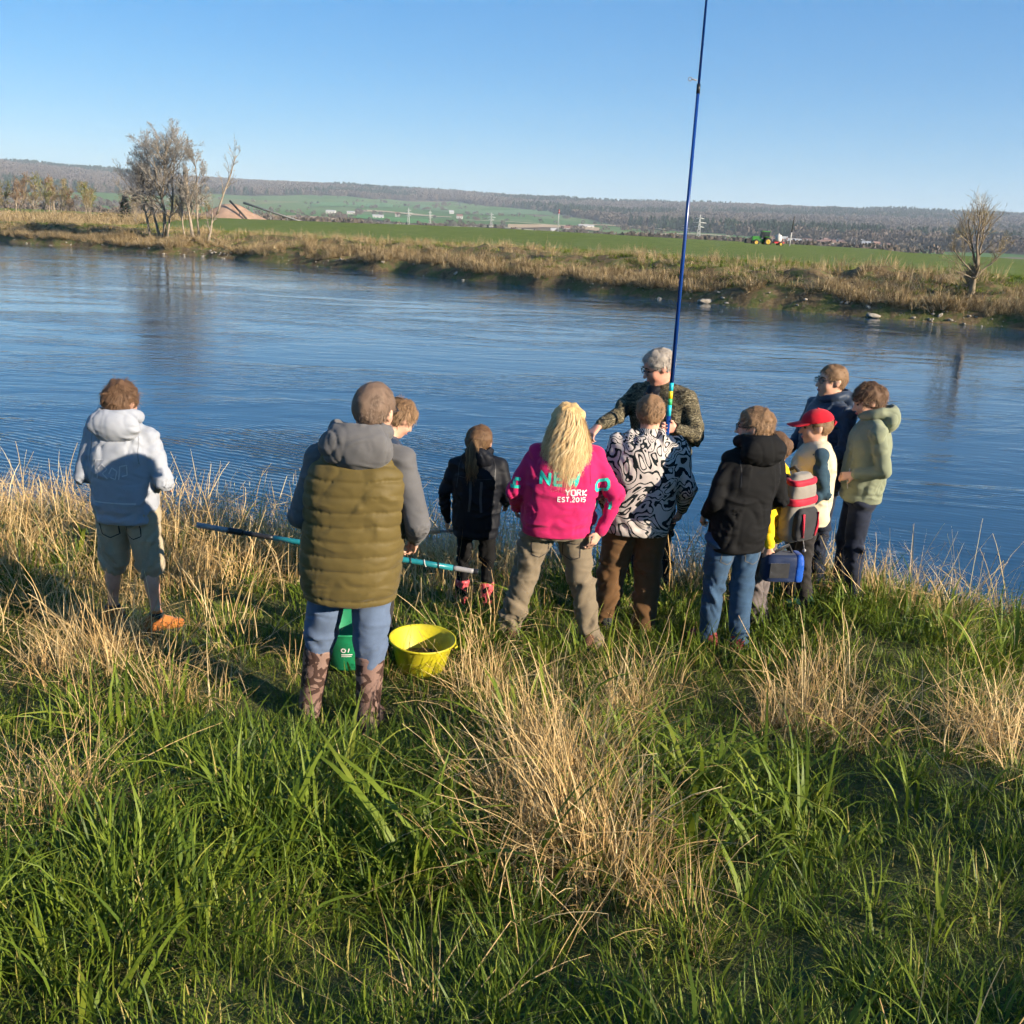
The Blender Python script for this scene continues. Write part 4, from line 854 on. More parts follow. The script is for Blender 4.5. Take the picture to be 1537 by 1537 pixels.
HAIR = {
 'brown': hair_mat('brown_hair', [(0, (0.035, 0.018, 0.010)), (0.5, (0.10, 0.055, 0.030)), (1, (0.22, 0.13, 0.075))]),
 'lightbrown': hair_mat('light_brown_hair', [(0, (0.07, 0.038, 0.020)), (0.5, (0.18, 0.105, 0.055)), (1, (0.36, 0.23, 0.13))]),
 'grey': hair_mat('cropped_greying_hair', [(0, (0.065, 0.040, 0.028)), (0.5, (0.14, 0.092, 0.064)), (1, (0.26, 0.19, 0.14))]),
 'white': hair_mat('silver_hair', [(0, (0.12, 0.095, 0.078)), (0.5, (0.26, 0.225, 0.19)), (1, (0.50, 0.46, 0.41))]),
 'blonde': hair_mat('blonde_hair', [(0, (0.22, 0.115, 0.045)), (0.4, (0.46, 0.29, 0.12)), (0.75, (0.66, 0.47, 0.24)), (1, (0.82, 0.66, 0.42))]),
 'pony': hair_mat('fair_brown_hair', [(0, (0.03, 0.016, 0.010)), (0.5, (0.10, 0.054, 0.027)), (1, (0.33, 0.20, 0.095))]),
}
def ribbons(paths, widths, tones, side_hint):
    """paths: n, m, 3 strand polylines -> tapered ribbons"""
    n, m, _ = paths.shape; d = np.gradient(paths, axis=1); s = np.cross(d, side_hint[:, None, :]); s /= np.maximum(np.linalg.norm(s, axis=2, keepdims=True), 1e-9)
    prof = np.interp(np.linspace(0, 1, m), [0, 0.15, 0.6, 1], [0.7, 1, 0.9, 0.08])[None, :, None]
    a = paths-s*widths[:, None, None]*prof/2; b = paths+s*widths[:, None, None]*prof/2
    V = np.stack([a, b], 2).reshape(-1, 3); k = np.arange(n)[:, None]*2*m+np.arange(m-1)[None]*2
    return V, np.stack([k, k+1, k+3, k+2], -1).reshape(-1, 4), np.repeat(tones, 2*m)
def hair_obj(name, chunks, material, parent):
    V = []; F = []; T = []; o = 0
    for v, f, tt in chunks: V.append(v); F.append(f+o); T.append(tt); o += len(v)
    me = raw_mesh(name, np.concatenate(V), np.concatenate(F)); a = me.attributes.new('tone', 'FLOAT', 'POINT'); a.data.foreach_set('value', np.concatenate(T).astype(np.float32))
    return link(name, me, material, parent)
def cap_hair(hc, Rh, hh, material, parent, length, n, mess, seed, comb=(0, 0, 0), width=0.0022, back=-0.33, front=0.30, thick=1.0):
    """cropped to mid-length hair: a sculpted cap plus strands that follow the skull"""
    g = np.random.default_rng(seed); n = int(n*1.7); T = lambda p: hc+Rh @ (np.array(p)*hh)
    r = np.array([0.352, 0.436, 0.412])+(thick-1)*0.06+0.012; c0 = np.array([0, -0.06, 0.10])
    S = Sculpt(hc-0.62*hh, hc+0.62*hh, 0.0095); S.ell(T(c0), r*hh, Rh, 0)
    v, f = S.mesh(1)
    L = (v-hc) @ Rh/hh                                       # to head space
    N = (L-c0)/r**2; N /= np.linalg.norm(N, axis=1, keepdims=True)
    lump = fbm(L[:, 0]*6, L[:, 1]*6, L[:, 2]*6+seed, 3, seed)-0.4
    def haired(q):
        j = 0.13*(noise(q[:, 0]*11+seed, q[:, 1]*11, q[:, 2]*11, seed)-0.5)+0.06*(noise(q[:, 0]*27, q[:, 1]*27+seed, q[:, 2]*27, seed)-0.5)     # ragged hairline
        return (0.75*(q[:, 1]-0.12-0.02*np.abs(q[:, 0]))-0.66*(q[:, 2]-front+0.26) < j) & (q[:, 2] > j+back+0.10*np.clip(q[:, 1]+0.3, 0, 1)) & ~((np.abs(q[:, 0]) > 0.28) & (q[:, 2] < 0.06) & (np.abs(q[:, 1]+0.02) < 0.11))
    kp = haired(L); L = L+N*(lump*0.15*min(1.5, length/0.03)*(0.3 if length < 0.012 else 1))[:, None]
    L[~kp] = L[~kp]-N[~kp]*0.06                              # sink the cap below the skin where no hair grows
    v2 = hc+(L*hh) @ Rh.T
    chunks = [(v2, f, np.clip(0.25+0.5*lump, 0, 1))]
    # strands
    u = g.normal(0, 1, (n*3, 3)); u /= np.linalg.norm(u, axis=1, keepdims=True); q = c0+u*r
    q = q[haired(q)][:n]; nn = (q-c0)/r**2; nn /= np.linalg.norm(nn, axis=1, keepdims=True)
    crown = np.array([0.03, -0.22, 0.5]); flow = q-crown; flow = flow+np.array(comb)*np.linalg.norm(flow, axis=1, keepdims=True)
    flow = flow-nn*(flow*nn).sum(1, keepdims=True); flow /= np.maximum(np.linalg.norm(flow, axis=1, keepdims=True), 1e-6)
    clump = np.stack([fbm(q[:, 0]*5+9*i, q[:, 1]*5, q[:, 2]*5, 2, seed+i)-0.5 for i in range(3)], 1)*2.4*mess + g.normal(0, 0.22*mess+0.05, q.shape)
    d = flow+clump*1.3; d /= np.linalg.norm(d, axis=1, keepdims=True); lf = length/hh*g.uniform(0.6, 1.3, (len(q), 1))
    lift = g.uniform(0.12, 0.45, (len(q), 1))*(0.5+mess)*np.where(g.uniform(0, 1, (len(q), 1)) < 0.06, 2.6, 1)
    pts = np.stack([q-nn*0.01 + d*lf*k*0.95 + nn*lift*lf*np.sin(k*1.9)*0.9-np.array([0, 0, 1])*lf*0.18*k*k for k in np.linspace(0, 1, 4)], 1)
    W = hc+(pts*hh) @ Rh.T
    chunks.append(ribbons(W, width*g.uniform(0.7, 1.4, len(q)), np.clip(g.normal(0.55, 0.22, len(q)), 0, 1), nn @ Rh.T))
    return hair_obj('hair', chunks, material, parent)
def glasses(hc, Rh, hh, parent, rx=0.115, rz=0.075, dark=True):
    e = empty('glasses'); e.parent = parent; T = lambda p: hc+Rh @ (np.array(p)*hh)
    fr = MB()
    for sx in (-1, 1):
        ring = [T((sx*0.15+rx*math.copysign(abs(math.cos(a))**0.6, math.cos(a)), 0.43-0.03*abs(math.cos(a)), 0.035+rz*math.copysign(abs(math.sin(a))**0.6, math.sin(a)))) for a in np.linspace(0, 2*math.pi, 17)]
        fr.tube(ring, 0.0028, 5, False)
        fr.tube([T((sx*(0.15+rx), 0.41, 0.06)), T((sx*0.345, 0.30, 0.06)), T((sx*0.365, 0.0, 0.05)), T((sx*0.365, -0.08, 0.0))], 0.0026, 5)
        ln = MB(); ln.add([T((sx*0.15, 0.43, 0.035))]+[Vector(p) for p in ring[:-1]], [(0, k+1, (k+1) % 16+1) for k in range(16)])
        ln.build('lens', LENS, e)
    fr.tube([T((-0.035, 0.43, 0.05)), T((0, 0.445, 0.06)), T((0.035, 0.43, 0.05))], 0.0028, 5)
    fr.build('frame', FRAME_BLACK, e)
    return e
# ------------------------------------------------------------------ people
def seg(a, b, t): return np.array(a, float)*(1-t)+np.array(b, float)*t
def person(label, pos, rot, H, hh=0.225, bulk=1.0, head=(0, 0, 0), hoff=(0, 0, 0), lean=(0, 0), sw=0.117, arms=None, feet=None, hem=0.46, torso=1.0,
           sleeve=1.0, leg=1.0, crotch=0.47, skin=SKIN, top=None, sleeves=None, hood=None, hoodmat=None, pants=None, pantlen=0.035, shoe=None, shoekind='shoe', bootlen=0.2, quilt=0, collar=False, hands=None, face=False, hipw=1.0, foldk=1.5, vest=False):
    """one standing figure; faces +Y before it is turned by rot. arms: elbow and wrist relative to the shoulder; feet: x, y, toe yaw"""
    root = empty('person', (pos[0], pos[1], gz(*pos)), rad(rot)); props(root, label, 'person', 'people gathered on the river bank')
    hh = hh*1.12; lx, ly = lean; J = {}
    tz = lambda f: np.array([lx*np.clip((f-0.5)/0.34, 0, 1.3), ly*np.clip((f-0.5)/0.34, 0, 1.3)])
    nb = np.array([lx, ly, 0.835*H]); hc = nb+np.array([0, 0.022, 0.0])+np.array(hoff); hc[2] = H-hh*0.5+hoff[2]
    Rh = rotm(*head); sh = {}; el = {}; wr = {}
    for s, k in ((-1, 'L'), (1, 'R')):
        sh[k] = np.array([lx+s*sw*H*bulk**0.5, ly-0.005, 0.80*H]); a = arms[k]; el[k] = sh[k]+np.array(a[0]); wr[k] = el[k]+np.array(a[1])
    hip = {k: np.array([s*0.058*H*hipw, 0, 0.50*H]) for s, k in ((-1, 'L'), (1, 'R'))}
    an = {}; kn = {}
    for s, k in ((-1, 'L'), (1, 'R')):
        fx, fy, yw = feet[k][:3]; an[k] = np.array([fx, fy, 0.05*H]); kn[k] = seg(hip[k], an[k], 0.5)+np.array([0, 0.02+(feet[k][3] if len(feet[k]) > 3 else 0), 0])
    bz = [0.46, 0.52, 0.60, 0.68, 0.75, 0.80, 0.83]
    # ---- body, one continuous surface
    lo = np.minimum.reduce([an['L'], an['R'], wr['L'], wr['R'], hc])-0.24; hi = np.maximum.reduce([an['L'], an['R'], wr['L'], wr['R'], hc])+0.24; lo[2] = -0.03
    S = Sculpt(lo, hi, 0.0095 if face else 0.0128)
    S.loft([f*H for f in bz], [q*H*torso*0.88 for q in (0.098, 0.10, 0.09, 0.10, 0.106, 0.09, 0.05)], [q*H*torso*0.88 for q in (0.07, 0.07, 0.06, 0.066, 0.066, 0.055, 0.04)], [tz(f)[0] for f in bz], [tz(f)[1] for f in bz], 0.0)
    for k in 'LR':
        S.cone(nb-np.array([0, 0, 0.01]), sh[k], 0.045, 0.042*H/1.6, 0.04)
        S.chain([sh[k], el[k], wr[k]], [0.038*H/1.6, 0.030*H/1.6, 0.023*H/1.6], 0.015)
        S.chain([hip[k], kn[k], an[k]], [0.066*H/1.6*leg**0.5, 0.042*H/1.6, 0.032*H/1.6], 0.02)
        S.ell(seg(kn[k], an[k], 0.3)+np.array([0, -0.022 if 0.2 < pantlen else -0.006, 0]), np.array((0.042, 0.045, 0.10))*H/1.6*(1.0 if 0.2 < pantlen else 0.62), None, 0.03)
        yw = rad(feet[k][2]); fd = np.array([-math.sin(yw), math.cos(yw), 0]); S.cone(an[k]+np.array([0, 0, -0.025]), an[k]+fd*0.13+np.array([0, 0, -0.045]), 0.035, 0.026, 0.02)
        hs = (hands or {}).get(k)
        if hs: fingers(S, wr[k], hs[0], hs[1], hs[2], 0.108*H, hs[3])
        else:
            d = wr[k]-el[k]; d /= np.linalg.norm(d); fingers(S, wr[k], d, np.array([-0.6 if k == 'R' else 0.6, 0.0, -0.4]), 1 if k == 'L' else -1, 0.10*H, 1.0)
    T = lambda p: hc+Rh @ (np.array(p, float)*hh)
    S.cone(nb-np.array([0, 0, 0.03]), T((0, -0.10, -0.18)), 0.058*hh/0.22, 0.052*hh/0.22, 0.03)
    E = lambda c, r, k=0.02, cut=False: S.ell(T(c), np.array(r)*hh, Rh, k, cut)
    E((0, -0.06, 0.10), (0.335, 0.42, 0.40), 0.01); E((0, 0.09, -0.15), (0.265, 0.285, 0.33), 0.025); E((0, 0.25, -0.40), (0.11, 0.09, 0.08), 0.03)
    for s in (-1, 1):
        E((s*0.15, 0.22, -0.12), (0.12, 0.12, 0.13), 0.02); E((s*0.345, -0.03, -0.02), (0.035, 0.085, 0.13), 0.008); E((s*0.37, -0.07, 0.02), (0.03, 0.05, 0.10), 0.006)
        E((s*0.14, 0.40, 0.03), (0.085, 0.06, 0.055), 0.012, True); S.cone(T((s*0.04, 0.34, 0.105)), T((s*0.22, 0.29, 0.10)), 0.035*hh, 0.03*hh, 0.012)
    S.cone(T((0, 0.34, 0.05)), T((0, 0.45, -0.12)), 0.036*hh, 0.058*hh, 0.012); E((0, 0.345, -0.255), (0.10, 0.055, 0.045), 0.008)
    V, F = S.mesh(1); obj('body', V, F, skin, root)
    if face:
        for s in (-1, 1):
            b = MB(); b.ball((0, 0, 0), (0.055*hh, 0.035*hh, 0.03*hh), 10); o = b.build('eye', EYE_M, root); o.location = T((s*0.14, 0.335, 0.03)); o.rotation_euler = Matrix(Rh.tolist()).to_euler()
            b = MB(); b.tube([T((s*0.05, 0.385, 0.125)), T((s*0.14, 0.375, 0.145)), T((s*0.23, 0.32, 0.115))], [0.004, 0.0055, 0.003], 6); b.build('eyebrow', HAIR['brown'], root)
        b = MB(); b.ball((0, 0, 0), (0.10*hh, 0.035*hh, 0.03*hh), 12); o = b.build('lips', LIP, root); o.location = T((0, 0.385, -0.255)); o.rotation_euler = Matrix(Rh.tolist()).to_euler()
    # ---- trousers
    S = Sculpt((min(an['L'][0], an['R'][0])-0.2*H/1.6, min(an['L'][1], an['R'][1], 0)-0.26, 0), (max(an['L'][0], an['R'][0])+0.2*H/1.6, max(an['L'][1], an['R'][1], 0)+0.26, 0.60*H), 0.0118)
    pz = [crotch-0.01, 0.50, 0.54, 0.58]
    S.loft([f*H for f in pz], [q*H*torso*hipw for q in (0.098, 0.104, 0.10, 0.094)], [q*H*torso*hipw**0.5 for q in (0.072, 0.080, 0.074, 0.066)], [0]*4, [-0.006]*4, 0)
    ends = {}
    for k in 'LR':
        e_ = seg(kn[k], an[k], 1.0); e_[2] = pantlen*H
        dirn = an[k]-kn[k]; tt = (pantlen*H-kn[k][2])/dirn[2]; e_ = kn[k]+dirn*tt if pantlen < 0.26 else seg(kn[k], an[k], 0.02)
        r = H/1.6*leg; S.chain([hip[k]-np.array([0, 0, 0.01*H]), kn[k], e_], [0.083*r*hipw**0.5, 0.064*r, 0.054*r], 0.022); ends[k] = e_
        if pantlen > 0.1: S.plane((0, 0, pantlen*H-0.01), (0, 0, -1))
    V, F = S.mesh(2); V = folds(V, F, [(hip[k], kn[k], 0.012*foldk, 14) for k in 'LR']+[(kn[k], ends[k], 0.018*foldk, 19) for k in 'LR'], int(H*1000)); J['pants'] = (V, F, obj('trousers', V, F, pants, root))
    # ---- footwear
    for k in 'LR':
        yw = rad(feet[k][2]); fd = np.array([-math.sin(yw), math.cos(yw), 0]); sd = np.array([fd[1], -fd[0], 0]); a = an[k]; f = H/1.6
        S = Sculpt(np.minimum(a-0.12, a+fd*0.22-0.1)*[1, 1, 0]-[0, 0, 0.03], np.maximum(a+0.12, a+fd*0.22+0.1)*[1, 1, 0]+[0, 0, 0.12+bootlen*H], 0.0095)
        S.cone(a-fd*0.045*f+[0, 0, 0.040*f-a[2]], a+fd*0.135*f+[0, 0, 0.034*f-a[2]], 0.043*f, 0.038*f, 0.02, sq=((0, 0, 1), 1.05)); S.cone(a-fd*0.02, a+fd*0.07*f-[0, 0, 0.02], 0.046*f, 0.034*f, 0.03)
        if shoekind == 'boot':
            u = kn[k]-a; u /= np.linalg.norm(u); S.cone(a, a+u*(bootlen*H-a[2]), 0.052*f, 0.068*f, 0.03); S.plane(a+u*(bootlen*H-a[2]), u)
        else: S.cone(a, a+[0, 0, 0.035*f], 0.044*f, 0.042*f, 0.02)
        S.plane((0, 0, -0.012), (0, 0, -1)); V, F = S.mesh(2); b = obj('boot' if shoekind == 'boot' else 'shoe', V, F, shoe, root)
        m_ = MB(); pr = []
        for t_ in np.linspace(0, 2*math.pi, 20, endpoint=False): pr.append(a*[1, 1, 0]+fd*(0.045+0.135*math.cos(t_))*f+sd*0.048*f*math.sin(t_)*(1.0 if math.cos(t_) > 0 else 0.85))
        m_.add([p+[0, 0, -0.014] for p in pr]+[p+[0, 0, 0.012] for p in pr], [tuple(range(20))[::-1], tuple(range(20, 40))]+[(i, (i+1) % 20, 20+(i+1) % 20, 20+i) for i in range(20)])
        m_.build('sole', SOLE, b)
    # ---- upper garment
    zt = [hem, hem+0.03, hem+0.10, 0.64, 0.72, 0.775, 0.812, 0.842]; Wt = [0.108, 0.119, 0.122, 0.122, 0.127, 0.120, 0.092, 0.058]; Dt = [0.084, 0.092, 0.093, 0.090, 0.092, 0.085, 0.068, 0.048]
    lo = np.minimum.reduce([wr['L'], wr['R'], el['L'], el['R'], np.array([-0.17*H*torso, -0.14*H*torso, hem*H])])-0.09; hi = np.maximum.reduce([wr['L'], wr['R'], el['L'], el['R'], np.array([0.17*H*torso, 0.14*H*torso, 0.87*H])])+0.09
    lo[2] = min(lo[2], hem*H-0.03)
    S = Sculpt(lo, hi, 0.009 if quilt else 0.0108); SS = {}
    cx = [tz(f)[0] for f in zt]; cy = [tz(f)[1]-0.004 for f in zt]
    qf = (lambda z: -0.010*np.exp(-((((z/H-hem)*quilt) % 1.0-0.5)/0.085)**2)+0.003) if quilt else ((lambda z: -0.008*np.exp(-((z/H-hem-0.042)/0.007)**2)) if (hood or collar) and not vest else None)
    S.loft([f*H for f in zt], [q*H*torso for q in Wt], [q*H*torso for q in Dt], cx, cy, 0.0, fz=qf)
    f = H/1.6*sleeve
    def arm(SD, k):
        SD.cone(nb+np.array([0, -0.005, -0.012]), sh[k]+np.array([0, 0, 0.0]), 0.050*H/1.6, 0.062*f, 0.05)
        SD.chain([sh[k], el[k], seg(el[k], wr[k], 0.96)], [0.060*f, 0.051*f, 0.037*f], 0.009)
    ab = []
    for k in 'LR':
        ab += [(sh[k], el[k], 0.010*foldk, 13), (el[k], wr[k], 0.012*foldk, 18)]
    bones = [((lx*0.2, ly*0.2, hem*H), (lx, ly, 0.82*H), 0.009*foldk*(0.35 if quilt else 1), 7)]
    if sleeves is not None and not vest:
        for k in 'LR':
            SD = Sculpt(np.minimum.reduce([sh[k], el[k], wr[k], nb])-0.1, np.maximum.reduce([sh[k], el[k], wr[k], nb])+0.1, 0.0095); arm(SD, k); V, F = SD.mesh(2)
            V = folds(V, F, [q for q in ab], int(H*900)+ord(k)); obj('sleeve', V, F, sleeves, root)
        V, F = S.mesh(2)
    elif vest:
        for k in 'LR':
            S.cone(nb+np.array([0, -0.005, -0.012]), sh[k]*[0.9, 1, 1], 0.050*H/1.6, 0.06*f, 0.05)
            SD = Sculpt(np.minimum.reduce([sh[k], el[k], wr[k]])-0.1, np.maximum.reduce([sh[k], el[k], wr[k]])+0.1, 0.0095); SD.cone(seg(nb, sh[k], 0.55), sh[k], 0.05*f, 0.054*f, 0.02); SD.chain([sh[k], el[k], seg(el[k], wr[k], 0.96)], [0.056*f, 0.050*f, 0.036*f], 0.018); V, F = SD.mesh(2)
            V = folds(V, F, ab, int(H*900)+ord(k)); obj('sleeve', V, F, sleeves, root)
        V, F = S.mesh(2)
    else:
        for k in 'LR': arm(S, k)
        V, F = S.mesh(2); bones += ab
    V = folds(V, F, bones, int(H*700), fade=hem*H)
    if quilt: V[:, 2] += 0.020*(noise(V[:, 0]*5, V[:, 1]*5, V[:, 2]*3, 77)-0.5)+0.010*(noise(V[:, 0]*14, V[:, 1]*14, V[:, 2]*8, 78)-0.5)
    j = obj('vest' if vest else ('jacket' if sleeves is not None or quilt else 'hoodie' if hood else 'sweatshirt'), V, F, top, root)
    J['top'] = (V, F, j)
    if hood:
        S = Sculpt(nb-[0.28, 0.28, 0.2], nb+[0.28, 0.24, 0.24], 0.009); b = H/1.6*hood; nb = nb+[0, 0, 0.022*b]
        S.torus(nb+[0, -0.005, 0.032*b], 0.084*b, 0.032*b, (0, 0.35, 1), 0, (1.0, 0.95)); S.ell(nb+[0, -0.085*b, -0.012*b], (0.135*b, 0.066*b, 0.088*b), rotm(0, 18, 0), 0.035); S.ell(nb+[0, -0.05*b, 0.09*b], (0.075*b, 0.05*b, 0.075*b), rotm(0, 25, 0), 0.02, True)
        S.cone(nb+[0, 0, -0.02], nb+[0, 0.01, 0.16], 0.056, 0.060, 0.01, True)
        V, F = S.mesh(2); V = folds(V, F, [(nb+[-0.15*b, -0.08*b, 0], nb+[0.15*b, -0.08*b, 0], 0.006, 18)], int(H*500)); obj('hood', V, F, hoodmat or top, root)
    elif collar:
        S = Sculpt(nb-[0.15, 0.15, 0.06], nb+[0.15, 0.15, 0.12], 0.008); S.cone(nb+[0, -0.004, -0.03], nb+[0, 0.004, 0.045*H/1.6], 0.080*H/1.6, 0.070*H/1.6, 0); S.cone(nb+[0, 0, -0.05], nb+[0, 0.012, 0.15], 0.056*H/1.6, 0.060*H/1.6, 0.006, True)
        S.plane(nb+[0, 0, 0.05*H/1.6], (0, 0.25, 1)); V, F = S.mesh(2); obj('collar', V, F, hoodmat or top, root)
    J.update(root=root, hc=hc, Rh=Rh, hh=hh, nb=nb, wr=wr, el=el, sh=sh, H=H, T=T)
    return J
SOLE = mottled('rubber_sole', (0.03, 0.028, 0.026), (0.06, 0.05, 0.04), 30, 0.8)
def decal(J, MBm, name, material, frm, direction, lift=0.003, parent=None, on='top'):
    """lay a flat print on the cloth: vertices (u, v) are cast along direction from the plane frm(u, v)"""
    V, F, j = J[on]; bv = BVHTree.FromPolygons([Vector(v) for v in V], F.tolist()); d = Vector(direction).normalized(); out = []
    for p in MBm.V:
        o = Vector(frm(p[0], p[1])); h = bv.ray_cast(o, d)
        out.append((h[0]-d*lift) if h[0] is not None else None)
    ok = [i for i, q in enumerate(out) if q is not None]
    if not ok: return None
    mp = {i: n for n, i in enumerate(ok)}
    Fq = [tuple(mp[i] for i in f) for f in MBm.F if all(i in mp for i in f)]
    return obj(name, [out[i] for i in ok], Fq, material, parent or j, False)
def stroke(pts, w):
    """thick flat line through 2D points"""
    m = MB(); P = []
    for a, b in zip(pts[:-1], pts[1:]):
        n = max(1, int(math.hypot(b[0]-a[0], b[1]-a[1])/0.012)); P += [(a[0]+(b[0]-a[0])*i/n, a[1]+(b[1]-a[1])*i/n) for i in range(n)]
    P.append(pts[-1]); V = []
    for i, p in enumerate(P):
        a, b = P[max(0, i-1)], P[min(len(P)-1, i+1)]; l = math.hypot(b[0]-a[0], b[1]-a[1]) or 1; nx, ny = -(b[1]-a[1])/l*w/2, (b[0]-a[0])/l*w/2
        V += [(p[0]-nx, p[1]-ny, 0), (p[0]+nx, p[1]+ny, 0)]
    m.add(V, [(2*i, 2*i+1, 2*i+3, 2*i+2) for i in range(len(P)-1)]); return m
def seams(J, material, armhole=True, yoke=False, centre=False):
    H = J['H']; nb = J['nb']
    if armhole:
        for k, s_ in (('L', -1), ('R', 1)):
            x0 = J['sh'][k][0]-s_*0.012; z0 = J['sh'][k][2]; q = stroke([(x0-s_*0.03, z0+0.055), (x0-s_*0.012, z0), (x0-s_*0.012, z0-0.07), (x0-s_*0.004, z0-0.15)], 0.005); decal(J, q, 'armhole_seam', material, lambda u, v: (u, -0.8, v), (0, 1, 0), 0.0015)
    if yoke: q = stroke([(nb[0]-0.12, 0.745*H), (nb[0], 0.735*H), (nb[0]+0.12, 0.745*H)], 0.005); decal(J, q, 'yoke_seam', material, lambda u, v: (u, -0.8, v), (0, 1, 0), 0.0015)
    if centre: q = stroke([(nb[0]*0.8, 0.76*H), (nb[0]*0.3, 0.5*H)], 0.004); decal(J, q, 'back_seam', material, lambda u, v: (u, -0.8, v), (0, 1, 0), 0.0015)
def letters(text, size, w, gap=0.25):
    """block lettering from strokes in a 0..1 box"""
    G = {'N': [[(0, 0), (0, 1), (.7, 0), (.7, 1)]], 'E': [[(.6, 0), (0, 0), (0, 1), (.6, 1)], [(0, .5), (.5, .5)]], 'W': [[(0, 1), (.2, 0), (.45, .7), (.7, 0), (.9, 1)]], 'Y': [[(0, 1), (.35, .5), (.7, 1)], [(.35, .5), (.35, 0)]],
         'O': [[(0, .15), (0, .85), (.2, 1), (.5, 1), (.7, .85), (.7, .15), (.5, 0), (.2, 0), (0, .15)]], 'R': [[(0, 0), (0, 1), (.5, 1), (.65, .8), (.5, .55), (0, .5)], [(.3, .5), (.7, 0)]], 'K': [[(0, 0), (0, 1)], [(.65, 1), (0, .45), (.7, 0)]],
         'S': [[(.6, .9), (.4, 1), (.1, .95), (0, .75), (.15, .55), (.5, .45), (.62, .25), (.5, .05), (.2, 0), (0, .12)]], 'T': [[(0, 1), (.7, 1)], [(.35, 1), (.35, 0)]], '2': [[(0, .8), (.15, 1), (.5, 1), (.6, .75), (0, 0), (.65, 0)]], '0': [[(0, .2), (0, .8), (.3, 1), (.6, .8), (.6, .2), (.3, 0), (0, .2)]], '1': [[(.1, .8), (.3, 1), (.3, 0)]], '5': [[(.6, 1), (.05, 1), (0, .55), (.45, .6), (.6, .35), (.45, 0), (0, .05)]],
         'D': [[(0, 0), (0, 1), (.4, 1), (.68, .7), (.68, .3), (.4, 0), (0, 0)]], 'H': [[(0, 0), (0, 1)], [(.65, 0), (.65, 1)], [(0, .5), (.65, .5)]], '.': [[(0, 0), (.1, 0)]], ' ': [], 'I': [[(0.1, 0), (0.1, 1)]]}
    m = MB(); x = 0
    for ch in text:
        mx = 0
        for st in G[ch]:
            q = stroke([(x+a*size, b*size) for a, b in st], w); m.add(q.V, q.F); mx = max(mx, max(a for a, b in st))
        x += (mx+gap)*size
    m.width = x-gap*size
    return m
def loc(rot, v):
    c, s = math.cos(rad(-rot)), math.sin(rad(-rot)); return (c*v[0]-s*v[1], s*v[0]+c*v[1], v[2])
def blotch(name, cols, scale, stretch=(1, 1, 1), rough=0.8, dist=0.5):
    m = mat(name, cols[0], rough, 0.15); t = NT(m); v = t.coord('Object', stretch); n = t.noise(v, scale, 2.5, 0.55, dist).outputs[0]
    k = len(cols); t.base(t.ramp(n, [(0.0 if i == 0 else 0.36+0.30*i/k, c) for i, c in enumerate(cols)], 'CONSTANT'))
    t.bump(t.noise(t.coord('Object'), 16, 3, 0.6, 0.5).outputs[0], 0.3, 0.03); return m
C_PALE = cloth('pale_grey_fleece', (0.27, 0.285, 0.32), 0.06); C_SHORT = cloth('grey_green_denim', (0.33, 0.27, 0.18), 0.22)
C_OLIVE = cloth('olive_quilted_nylon', (0.094, 0.068, 0.020), 0.12, rough=0.6); C_GREY = cloth('grey_softshell', (0.095, 0.092, 0.094), 0.10)
C_WORK = cloth('blue_work_cotton', (0.085, 0.118, 0.185), 0.2, wr=0.5); C_CAMOBOOT = blotch('brown_camouflage_neoprene', [(0.17, 0.105, 0.085), (0.055, 0.032, 0.026), (0.20, 0.13, 0.105)], 11, rough=0.55)
C_INK = cloth('black_navy_shell', (0.007, 0.008, 0.012), 0.2, rough=0.6, sheen=0); C_BLACK = cloth('black_cotton', (0.006, 0.006, 0.0065), 0.2, sheen=0); C_PINKRUB = mat('pink_rubber', (0.60, 0.085, 0.10), 0.35)
C_MAGENTA = cloth('magenta_sweat', (0.44, 0.014, 0.092), 0.10); C_KHAKI = cloth('khaki_canvas', (0.155, 0.122, 0.082), 0.15, wr=0.6)
C_TAN = cloth('brown_canvas', (0.105, 0.054, 0.022), 0.15); C_CAMO = blotch('camouflage_cloth', [(0.020, 0.018, 0.013), (0.105, 0.088, 0.054), (0.04, 0.034, 0.019), (0.18, 0.155, 0.105)], 20, (1, 1, 2.2), dist=1.2)
C_JEAN = cloth('blue_denim', (0.032, 0.066, 0.118), 0.3, wr=0.5); C_NAVYJ = cloth('dark_navy_denim', (0.012, 0.016, 0.030), 0.2, wr=0.5)
C_YEL = cloth('yellow_fleece', (0.78, 0.50, 0.012), 0.08); C_TAUPE = cloth('taupe_trousers', (0.115, 0.095, 0.092), 0.12); C_CREAM = cloth('cream_fleece', (0.50, 0.43, 0.30), 0.07)
C_TEALN = cloth('dark_teal_cotton', (0.024, 0.052, 0.075), 0.15); C_DARK = cloth('charcoal_trousers', (0.024, 0.021, 0.020), 0.2, wr=0.5); C_NAVY = cloth('navy_puffer', (0.022, 0.035, 0.062), 0.12, rough=0.5)
C_SAGE = cloth('sage_fleece', (0.185, 0.200, 0.130), 0.07); SH_ORANGE = cloth('orange_tan_leather', (0.36, 0.125, 0.03), 0.15); SH_RED = cloth('red_trainers', (0.20, 0.03, 0.04), 0.15); SH_DARK = cloth('dark_trainers', (0.03, 0.03, 0.032), 0.2); SH_GREEN = cloth('dark_green_trainers', (0.012, 0.06, 0.04), 0.2)
TEAL_PRINT = mat('teal_print', (0.02, 0.42, 0.34), 0.7); WHITE_PRINT = mat('white_print', (0.62, 0.55, 0.55), 0.7); RAISED = mat('raised_white_print', (0.46, 0.46, 0.48), 0.6)
m = mat('black_and_white_swirl_fleece', (0.7, 0.7, 0.7), 0.9, 0.1); t = NT(m); v = t.coord('Object')
